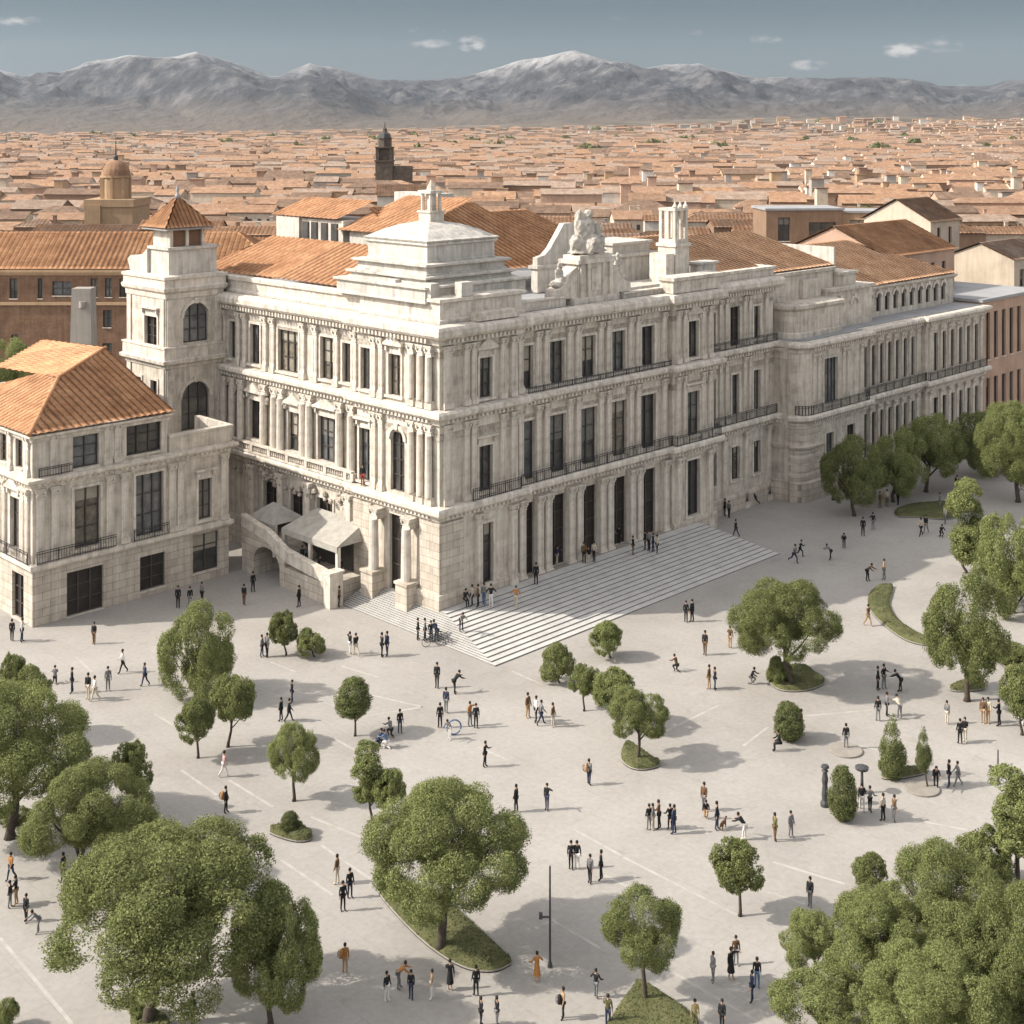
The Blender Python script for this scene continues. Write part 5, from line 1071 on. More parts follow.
TREES = [
 (10,838,14,158,672,800,'broad','large dark green tree cut by the left edge with a tall bare trunk'),
 (14,735,13,24,654,694,'round','small round tree peeping over the crown of the large left-edge tree'),
 (34,742,31,36,666,704,'round','small tree squeezed behind the large left-edge tree, right of another small one'),
 (66,890,90,132,758,868,'broad','broad bushy tree between the left-edge tree and the biggest foreground tree'),
 (132,812,132,40,741,790,'round','small round tree behind the broad bushy tree on the left'),
 (148,1026,168,218,815,985,'broad','biggest foreground tree with a wide billowing crown, lower left'),
 (270,1026,277,92,886,1000,'mid','round foreground tree just right of the biggest one, lower left'),
 (199,698,196,74,606,697,'mid','tall two-tiered tree in the open left of the palace terrace'),
 (228,747,232,44,675,724,'round','slim-trunked round tree, right one of the pair under the two-tiered tree'),
 (198,758,197,38,696,738,'round','slim-trunked round tree, left one of the pair under the two-tiered tree'),
 (286,655,283,29,611,643,'round','small round tree below the terrace, beside a low bushy one'),
 (314,657,311,29,628,654,'shrub','low bushy tree with almost no trunk, beside the small round tree below the terrace'),
 (355,736,353,35,678,718,'egg','neat egg-shaped tree alone on the pavement below the palace steps'),
 (294,801,293,50,722,778,'mid','young tree with a thin bare trunk, above the topiary ball'),
 (372,822,371,37,745,802,'tall','narrow upright tree behind the big centre tree'),
 (392,828,391,30,768,808,'round','small round tree leaning against the narrow tree behind the big centre tree'),
 (441,950,453,162,772,905,'broad','big spreading tree on the long triangular lawn, bottom centre'),
 (559,683,558,33,642,680,'round','small round tree closest to the foot of the palace steps'),
 (584,711,584,32,664,694,'round','small tree right of the step-foot tree with a forked thin trunk'),
 (616,728,616,44,668,708,'round','small tree half hidden behind the one on the oval lawn'),
 (638,762,638,60,687,736,'mid','tree on the small oval lawn in the middle of the plaza'),
 (610,658,607,32,620,652,'round','small lone tree near the right half of the palace steps'),
 (740,916,738,52,837,889,'round','lollipop tree with a thin straight trunk, right of centre foreground'),
 (645,1004,645,80,886,962,'mid','tree with a curved dark trunk on the lawn at the bottom edge'),
 (791,687,785,106,577,655,'broad','large spreading tree on the round lawn in the palace shade'),
 (967,701,968,84,573,676,'mid','dense egg-shaped tree with a dark trunk right of the curved lawn'),
 (966,573,965,38,480,562,'tall','tall narrow tree in the upper right of the plaza'),
 (1014,613,1010,70,515,612,'mid','full tree at the right edge behind the dense egg-shaped one'),
 (1022,735,1022,42,664,718,'round','round tree cut by the right edge below the full one'),
 (854,516,851,60,438,502,'mid','leftmost tree of the row along the right wing, with a clear trunk'),
 (893,502,899,58,430,492,'mid','second tree from the left of the row along the right wing'),
 (926,492,932,66,414,472,'mid','third tree from the left of the row along the right wing'),
 (984,476,984,56,412,466,'mid','fourth tree from the left of the row along the right wing'),
 (1018,502,1014,74,405,482,'broad','largest tree of the row along the right wing, at the right edge'),
 (1011,402,1006,50,337,392,'mid','far tree near the brown street house at the right edge'),
 (948,990,945,132,842,962,'broad','tallest tree of the lower right clump, at its top'),
 (884,1012,880,118,886,992,'broad','tree on the left flank of the lower right clump'),
 (930,1090,930,136,940,1052,'broad','lowest broad tree at the bottom edge in the lower right clump'),
 (985,1050,982,112,905,1020,'mid','tree in the middle right of the lower right clump'),
 (1005,1062,1010,120,880,1040,'broad','large tree cut by the lower right corner'),
 (868,925,869,34,852,888,'round','small dark round tree behind the lower right clump'),
 (1013,886,985,56,826,882,'round','round tree with its trunk at the right edge above the lower right clump'),
 (1018,888,1018,52,765,850,'tall','upright tree at the right edge, above the lower right group'),
 (820,1052,822,104,962,1042,'mid','round foreground tree at the bottom edge left of the lower right clump'),
 (815,990,812,60,906,970,'mid','medium tree tucked against the upper left of the lower right clump'),
 (968,1064,968,44,1002,1048,'round','small tree top poking up at the bottom edge, lower right'),
 (10,452,10,56,340,400,'mid','tree behind the annexe roof, in front of the brick building')]
for t in TREES: tree(*t)
SHR = [(14,826,14,34,804,828,'shrub','low shrub at the foot of the left-edge tree trunk','shrub'), (781,684,781,26,656,684,'shrub','bush on the round lawn beside the large spreading tree','shrub'),
 (788,740,789,29,702,741,'egg','upright oval bush on the paving, below the round lawn','shrub'), (893,778,893,27,718,780,'cone','pointed flame-shaped topiary on a patch of grass','topiary'),
 (842,820,843,29,767,822,'egg','tall rounded topiary column beside a group of people','topiary'), (290,834,290,20,811,834,'egg','clipped topiary ball on a small dark mound','topiary'), (8,1030,6,26,1000,1030,'shrub','leafy shrub at the lower left corner','shrub'),
 (1012,660,1012,44,640,664,'shrub','low hedge-like bush behind the right-edge trees','shrub'), (148,1018,142,26,996,1022,'shrub','small bush at the foot of the biggest foreground tree','shrub')]
for t in SHR: tree(*t[:8], grp='shrubs and topiary', name=t[8], cat=t[8], stem=False)
t = tree(927, 788, 924, 16, 729, 770, 'cone', 'slender leaning topiary on a thin dark stem', 'shrubs and topiary', 'topiary', 'topiary')

# ---- lawns
M['grass'] = mat('lawn_grass', [(.06, .065, .028), (.10, .105, .045), (.15, .145, .07)], 1.1, .95, 9, 1.2, 14)
M['kerb'] = mat('kerb_stone', [(.22, .20, .175), (.30, .275, .245)], 1.5, .9, 6)
def lawn(label, px, hgt=.22, kerb=True):
    P = [at(u, v)[:2] for u, v in px]; n = len(P)
    # smooth outline
    Q_ = []
    for i in range(n):
        p0, p1, p2, p3 = [Vector(P[(i+k) % n]) for k in (-1, 0, 1, 2)]
        for t_ in (0, .25, .5, .75):
            Q_.append(.5*((2*p1)+(-p0+p2)*t_+(2*p0-5*p1+4*p2-p3)*t_**2+(-p0+3*p1-3*p2+p3)*t_**3))
    c = sum(Q_, Vector((0, 0)))/len(Q_)
    a2 = sum(Q_[i].x*Q_[(i+1) % len(Q_)].y-Q_[(i+1) % len(Q_)].x*Q_[i].y for i in range(len(Q_)))
    if a2 > 0: Q_.reverse()
    import bmesh
    bm = bmesh.new(); bm.faces.new([bm.verts.new((q.x, q.y, .11)) for q in Q_]); bmesh.ops.triangulate(bm, faces=bm.faces)
    bmesh.ops.subdivide_edges(bm, edges=bm.edges, cuts=5, use_grid_fill=True); bmesh.ops.triangulate(bm, faces=bm.faces)
    bd = {v for e in bm.edges if e.is_boundary for v in e.verts}; r_ = random.Random(5)
    for v in bm.verts: v.co.z += (hgt*r_.uniform(.75, 1.0) if v not in bd else 0.0)
    me = bpy.data.meshes.new('lawn'); bm.to_mesh(me); bm.free(); me.materials.append(M['grass']); me.polygons.foreach_set('use_smooth', [True]*len(me.polygons))
    o = bpy.data.objects.new('lawn', me); COL.objects.link(o); tag(o, label, 'lawn')
    m = MB(); pth = [(q.x, q.y) for q in Q_]; m.sweep(pth, [(0, 0), (.16, 0), (.16, .12), (0, .12), (-.02, .06)], closed=True); m.build('kerb', M['kerb'], o)
    # short tufts of grass on the lawn
    g = np.random.default_rng(int(px[0][0])); F_ = [p for p in me.polygons]; ar = np.array([p.area for p in F_]); nb = int(min(9000, ar.sum()*70)); ch = g.choice(len(F_), nb, p=ar/ar.sum())
    co_ = np.empty(len(me.vertices)*3); me.vertices.foreach_get('co', co_); co_ = co_.reshape(-1, 3); tri = np.array([list(p.vertices) for p in F_])[ch]
    b1, b2 = g.random(nb), g.random(nb); fl = b1+b2 > 1; b1[fl], b2[fl] = 1-b1[fl], 1-b2[fl]
    p_ = co_[tri[:, 0]]*(1-b1-b2)[:, None]+co_[tri[:, 1]]*b1[:, None]+co_[tri[:, 2]]*b2[:, None]
    an = g.random(nb)*6.28; s_ = .02+.02*g.random(nb); hh = .025+.03*g.random(nb)
    tx = np.stack([np.cos(an)*s_, np.sin(an)*s_, 0*s_], 1); up_ = np.stack([g.normal(size=nb)*.04, g.normal(size=nb)*.04, hh], 1)
    V_ = np.stack([p_-tx, p_+tx, p_+tx*.5+up_, p_-tx*.5+up_], 1).reshape(-1, 3)
    gr = npmesh('grass', V_, np.arange(4*nb).reshape(-1, 4), M['grass'], o); gr['kind'] = 'stuff'
    return o
lawn('long triangular lawn under the big spreading tree', [(378,892),(392,886),(430,890),(466,918),(508,958),(506,968),(488,973),(462,968),(432,950),(402,922)])
lawn('lawn at the bottom edge under the curved-trunk tree', [(632,990),(642,986),(668,998),(690,1015),(694,1034),(612,1034),(616,1012)])
lawn('small oval lawn in the middle of the plaza', [(622,750),(628,745),(640,750),(660,764),(650,770),(634,770),(622,762)])
lawn('round lawn under the large spreading tree', [(766,676),(780,668),(804,668),(822,678),(822,686),(802,692),(778,690)])
lawn('narrow curved lawn bounding the sunlit circle', [(868,598),(876,588),(892,587),(892,596),(890,606),(898,620),(914,632),(930,640),(926,646),(904,640),(882,624),(870,610)])
lawn('lawn strip with trees in front of the right wing', [(896,510),(914,504),(940,503),(956,506),(962,514),(948,520),(918,518),(898,517)])
lawn('patch of grass around the flame-shaped topiary', [(882,776),(898,770),(922,770),(926,774),(904,779),(886,780)])
lawn('dark planted mound under the topiary ball', [(270,834),(280,830),(300,828),(312,836),(308,842),(292,842)], .35)
lawn('small grass patch behind the dense egg-shaped tree', [(950,688),(962,682),(982,684),(984,690),(968,692),(954,692)])
lawn('grass verge behind the trees at the right edge', [(986,640),(1006,646),(1040,676),(1040,690),(1010,672),(988,652)])
lawn('grass around the trunk of the biggest foreground tree', [(132,1014),(150,1010),(168,1020),(166,1034),(134,1034)])

# ------------------------------------------------------------------ people
def pmat(name, c, r=.85): return mat(name, [tuple(x*.75 for x in c), tuple(min(.8, x*1.15) for x in c)], 9, r, 3)
CL = {'black': (.018, .018, .02), 'navy': (.03, .04, .075), 'grey': (.17, .17, .175), 'white': (.62, .60, .57), 'cream': (.50, .44, .35), 'orange': (.36, .17, .055), 'brown': (.13, .075, .04), 'tan': (.36, .24, .14),
      'red': (.32, .05, .04), 'pink': (.50, .30, .29), 'olive': (.12, .115, .05), 'blue': (.10, .16, .27), 'yellow': (.28, .23, .1)}
for k in list(CL): M['c_'+k] = pmat(k+'_cloth', CL[k])
M['skin'] = pmat('skin', (.42, .26, .18), .6); M['hair'] = pmat('dark_hair', (.022, .016, .012), .6)
def skin_mesh(name, nodes, edges, root, m, sub=1):
    me = bpy.data.meshes.new(name); me.from_pydata([n[0] for n in nodes], edges, [])
    o = bpy.data.objects.new(name, me); COL.objects.link(o); o.modifiers.new('skin', 'SKIN')
    for i, n in enumerate(nodes):
        r_ = n[1]; me.skin_vertices[0].data[i].radius = r_ if isinstance(r_, tuple) else (r_, r_); me.skin_vertices[0].data[i].use_root = (i == root)
    s = o.modifiers.new('sub', 'SUBSURF'); s.levels = sub; s.render_levels = sub
    dg = bpy.context.evaluated_depsgraph_get(); m2 = bpy.data.meshes.new_from_object(o.evaluated_get(dg)); m2.name = name
    bpy.data.objects.remove(o); bpy.data.meshes.remove(me); m2.materials.clear(); m2.materials.append(m); m2.polygons.foreach_set('use_smooth', [True]*len(m2.polygons))
    return m2
def make_pose(legs=((5, 4), (-5, 4)), arms=((8, 8, 15), (-8, 8, 15)), lean=0, head=0, hip=.92):
    S_, C_ = math.sin, math.cos
    def leg(sg, f, k):
        f, k = R(f), R(k); h = Vector((sg*.09, 0, hip)); kn = h+.44*Vector((sg*.03, S_(f), -C_(f))); an = kn+.42*Vector((0, S_(f-k), -C_(f-k)))
        toe = an+Vector((sg*.03, .17*C_(f-k), -.045+.17*S_(f-k)*.6)); return h, kn, an, toe
    LL, RL = leg(-1, *legs[0]), leg(1, *legs[1])
    lo = min(LL[2].z, RL[2].z)-.075
    sh = Vector((0, 0, -lo)); l = R(lean)
    def tor(y, z): zz = z-hip; return Vector((0, y*C_(l)+zz*S_(l), hip+zz*C_(l)-y*S_(l)))
    pel, wst, chs, nk = Vector((0, 0, hip)), tor(0, hip+.2), tor(.01, hip+.40), tor(-.01, hip+.56)
    hl = l+R(head); hd = nk+Vector((0, .16*S_(hl)+.02, .16*C_(hl))); top = hd+Vector((0, .1*S_(hl), .1*C_(hl))); nose = hd+Vector((0, .105*C_(hl), -.02-.1*S_(hl)))
    def arm(sg, f, a_, e):
        f2 = R(f)+l*.0; s0 = chs+(nk-chs)*.62+Vector((sg*.19, 0, 0)); d1 = Vector((sg*S_(R(a_)), S_(f2)*C_(R(a_)), -C_(f2)*C_(R(a_)))); el = s0+.28*d1
        f3 = f2+R(e); d2 = Vector((sg*S_(R(a_))*.5, S_(f3), -C_(f3))).normalized(); wr = el+.25*d2; return s0, el, wr, wr+.09*d2, d2
    LA, RA = arm(-1, *arms[0]), arm(1, *arms[1])
    sh_ = lambda v: tuple(v+sh)
    body = [(sh_(pel), (.14, .105)), (sh_(wst), (.12, .09)), (sh_(chs), (.155, .105)), (sh_(nk), .055), (sh_(hd), (.078, .095)), (sh_(top), (.055, .06)), (sh_(nose), .016)]
    ed = [(0, 1), (1, 2), (2, 3), (3, 4), (4, 5), (4, 6)]
    for A in (LA, RA):
        o = len(body); body += [(sh_(A[0]), .062), (sh_(A[1]), .043), (sh_(A[2]), .03), (sh_(A[3]), (.036, .02))]; ed += [(2, o), (o, o+1), (o+1, o+2), (o+2, o+3)]
        side = A[4].cross(Vector((0, 0, 1))); side = side.normalized() if side.length > .1 else Vector((1, 0, 0))
        for q in (-.03, -.01, .01, .03):
            body.append((sh_(A[3]+side*q+A[4]*(.075-abs(q)*.5)), .0095)); ed.append((o+3, len(body)-1))
        body.append((sh_(A[2]+A[4]*.05+Vector((0, .045, 0))), .011)); ed.append((o+2, len(body)-1))
    lg0 = []
    for L_ in (LL, RL):
        o = len(body); lg0.append(o); body += [(sh_(L_[0]), .088), (sh_(L_[1]), .058), (sh_(L_[2]), .042), (sh_(L_[3]), (.045, .03))]; ed += [(0, o), (o, o+1), (o+1, o+2), (o+2, o+3)]
    B = skin_mesh('person_body', body, ed, 0, M['skin'])
    top_ = [(sh_(pel*.75+wst*.25), (.158, .125)), (sh_(wst), (.142, .112)), (sh_(chs), (.175, .126)), (sh_(nk-(nk-chs)*.45), (.12, .095)), (sh_(nk+(nk-chs)*.02), .066)]; te = [(0, 1), (1, 2), (2, 3), (3, 4)]
    for A in (LA, RA):
        o = len(top_); top_ += [(sh_(A[0]), .078), (sh_(A[1]), .056), (sh_(A[2]), .043)]; te += [(2, o), (o, o+1), (o+1, o+2)]
    B.materials.append(M['c_black']); a0, a1 = Vector(sh_(pel)), Vector(sh_(chs*.3+nk*.7)); ax = a1-a0
    for f in B.polygons:
        c = f.center; t_ = (c-a0).dot(ax)/ax.length_squared; d_ = (c-(a0+ax*max(0, min(1, t_)))).length
        if -.2 < t_ < 1.04 and d_ < .24: f.material_index = 1
    T_ = skin_mesh('jacket', top_, te, 0, M['c_black'])
    tr_ = [(sh_(pel+Vector((0, 0, .04))), (.155, .12))]; re_ = []
    for L_ in (LL, RL):
        o = len(tr_); tr_ += [(sh_(L_[0]), .105), (sh_(L_[1]), .072), (sh_(L_[2]+(L_[1]-L_[2])*.06), .058), (sh_(L_[3]), (.055, .04))]; re_ += [(0, o), (o, o+1), (o+1, o+2), (o+2, o+3)]
    P_ = skin_mesh('trousers', tr_, re_, 0, M['c_navy'])
    m = MB(); c = Vector(sh_(pel)); pr_ = [(.14, .22), (.165, .08), (.19, -.12), (.25, -.52)]
    if lean < 25 and abs(legs[0][0]) < 50: m.lathe(c.x, c.y, [(r_, c.z+z) for r_, z in pr_], 12, cap=False); SK = m.build('skirt', M['c_black'], False, smooth=True)
    else: SK = None
    m = MB(); hc = Vector(sh_(hd+Vector((0, -.028, .04)))); m.lathe(0, 0, [(.098, -.07), (.108, -.01), (.104, .05), (.075, .095), (.02, .115)], 10)
    Mx = Matrix.Translation(hc) @ Matrix.Rotation(-hl, 4, 'X'); m.V = [tuple(Mx @ Vector(q)) for q in m.V]; Hm = m.build('hair', M['hair'], False, smooth=True)
    return dict(body=B, top=T_, trousers=P_, skirt=SK, hair=Hm, back=Vector(sh_(chs+Vector((0, -.2, 0)))), hand=Vector(sh_(RA[3])))
POSE = {'s': make_pose(), 's2': make_pose(((2, 2), (-3, 8)), ((35, 10, 75), (-5, 12, 10)), 2, 8), 'w': make_pose(((24, 8), (-20, 18)), ((-22, 8, 12), (24, 8, 22)), 4), 'w2': make_pose(((-16, 22), (20, 6)), ((20, 8, 30), (-18, 8, 14)), 3),
        'b': make_pose(((14, 10), (4, 12)), ((60, 10, 20), (50, 10, 25)), 48, -20), 'r': make_pose(((40, 40), (-28, 40)), ((-45, 12, 70), (50, 10, 75)), 16, -10), 'a': make_pose(((6, 4), (-4, 4)), ((60, 75, 40), (-8, 8, 12)), 0, 4),
        'h': make_pose(((6, 4), (-6, 4)), ((-12, 42, 85), (-12, 42, 85)), 0), 'sit': make_pose(((82, 85), (78, 82)), ((35, 8, 40), (30, 8, 45)), 12, 5, .92), 'k': make_pose(((75, 120), (20, 100)), ((50, 10, 40), (45, 10, 30)), 25, 0)}
PN = {'s': 'standing', 's2': 'standing with one hand raised to the chest', 'w': 'walking', 'w2': 'strolling', 'b': 'bending forward', 'r': 'running', 'a': 'standing with one arm out', 'h': 'standing hands on hips', 'sit': 'sitting', 'k': 'crouching'}
def setmat(o, m, i=0): o.material_slots[i].link = 'OBJECT'; o.material_slots[i].material = m
SZ = .99
def person(u, v, pose, top, bot, where, face=None, z=0.0, grp='people on the plaza', hgt=None):
    x, y, _ = at(u, v, z); r_ = random.Random(int(u*13+v*7)); P = POSE[pose]; s = SZ*(hgt or r_.uniform(.92, 1.05))*float(np.interp(v, [620, 720, 1010], [1.0, .93, .76]))
    o = inst('person', P['body'], None, (x, y, z), R(face) if face is not None else r_.uniform(0, 6.28), (s*.88, s*.88, s))
    dress = bot == 'dress'; setmat(o, M['c_'+top], 1)
    t_ = inst('jacket' if not dress else 'dress_top', P['top'], o); setmat(t_, M['c_'+top])
    if dress and P['skirt']: q = inst('skirt', P['skirt'], o); setmat(q, M['c_'+top])
    else: q = inst('trousers', P['trousers'], o); setmat(q, M['c_'+('black' if dress else bot)])
    inst('hair', P['hair'], o)
    cl_ = f'{top} dress' if dress else f'{top} top'
    act = {'h': 'hands on hips', 's2': 'standing, hand up'}.get(pose, PN[pose]); act = 'standing, arm out' if pose == 'a' else act
    lab = f'person in {cl_} {act} {where}'; lab = ' '.join(lab.replace(', arm out, arm out', ', arm out').split()[:16])
    return tag(o, lab, 'person', grp)

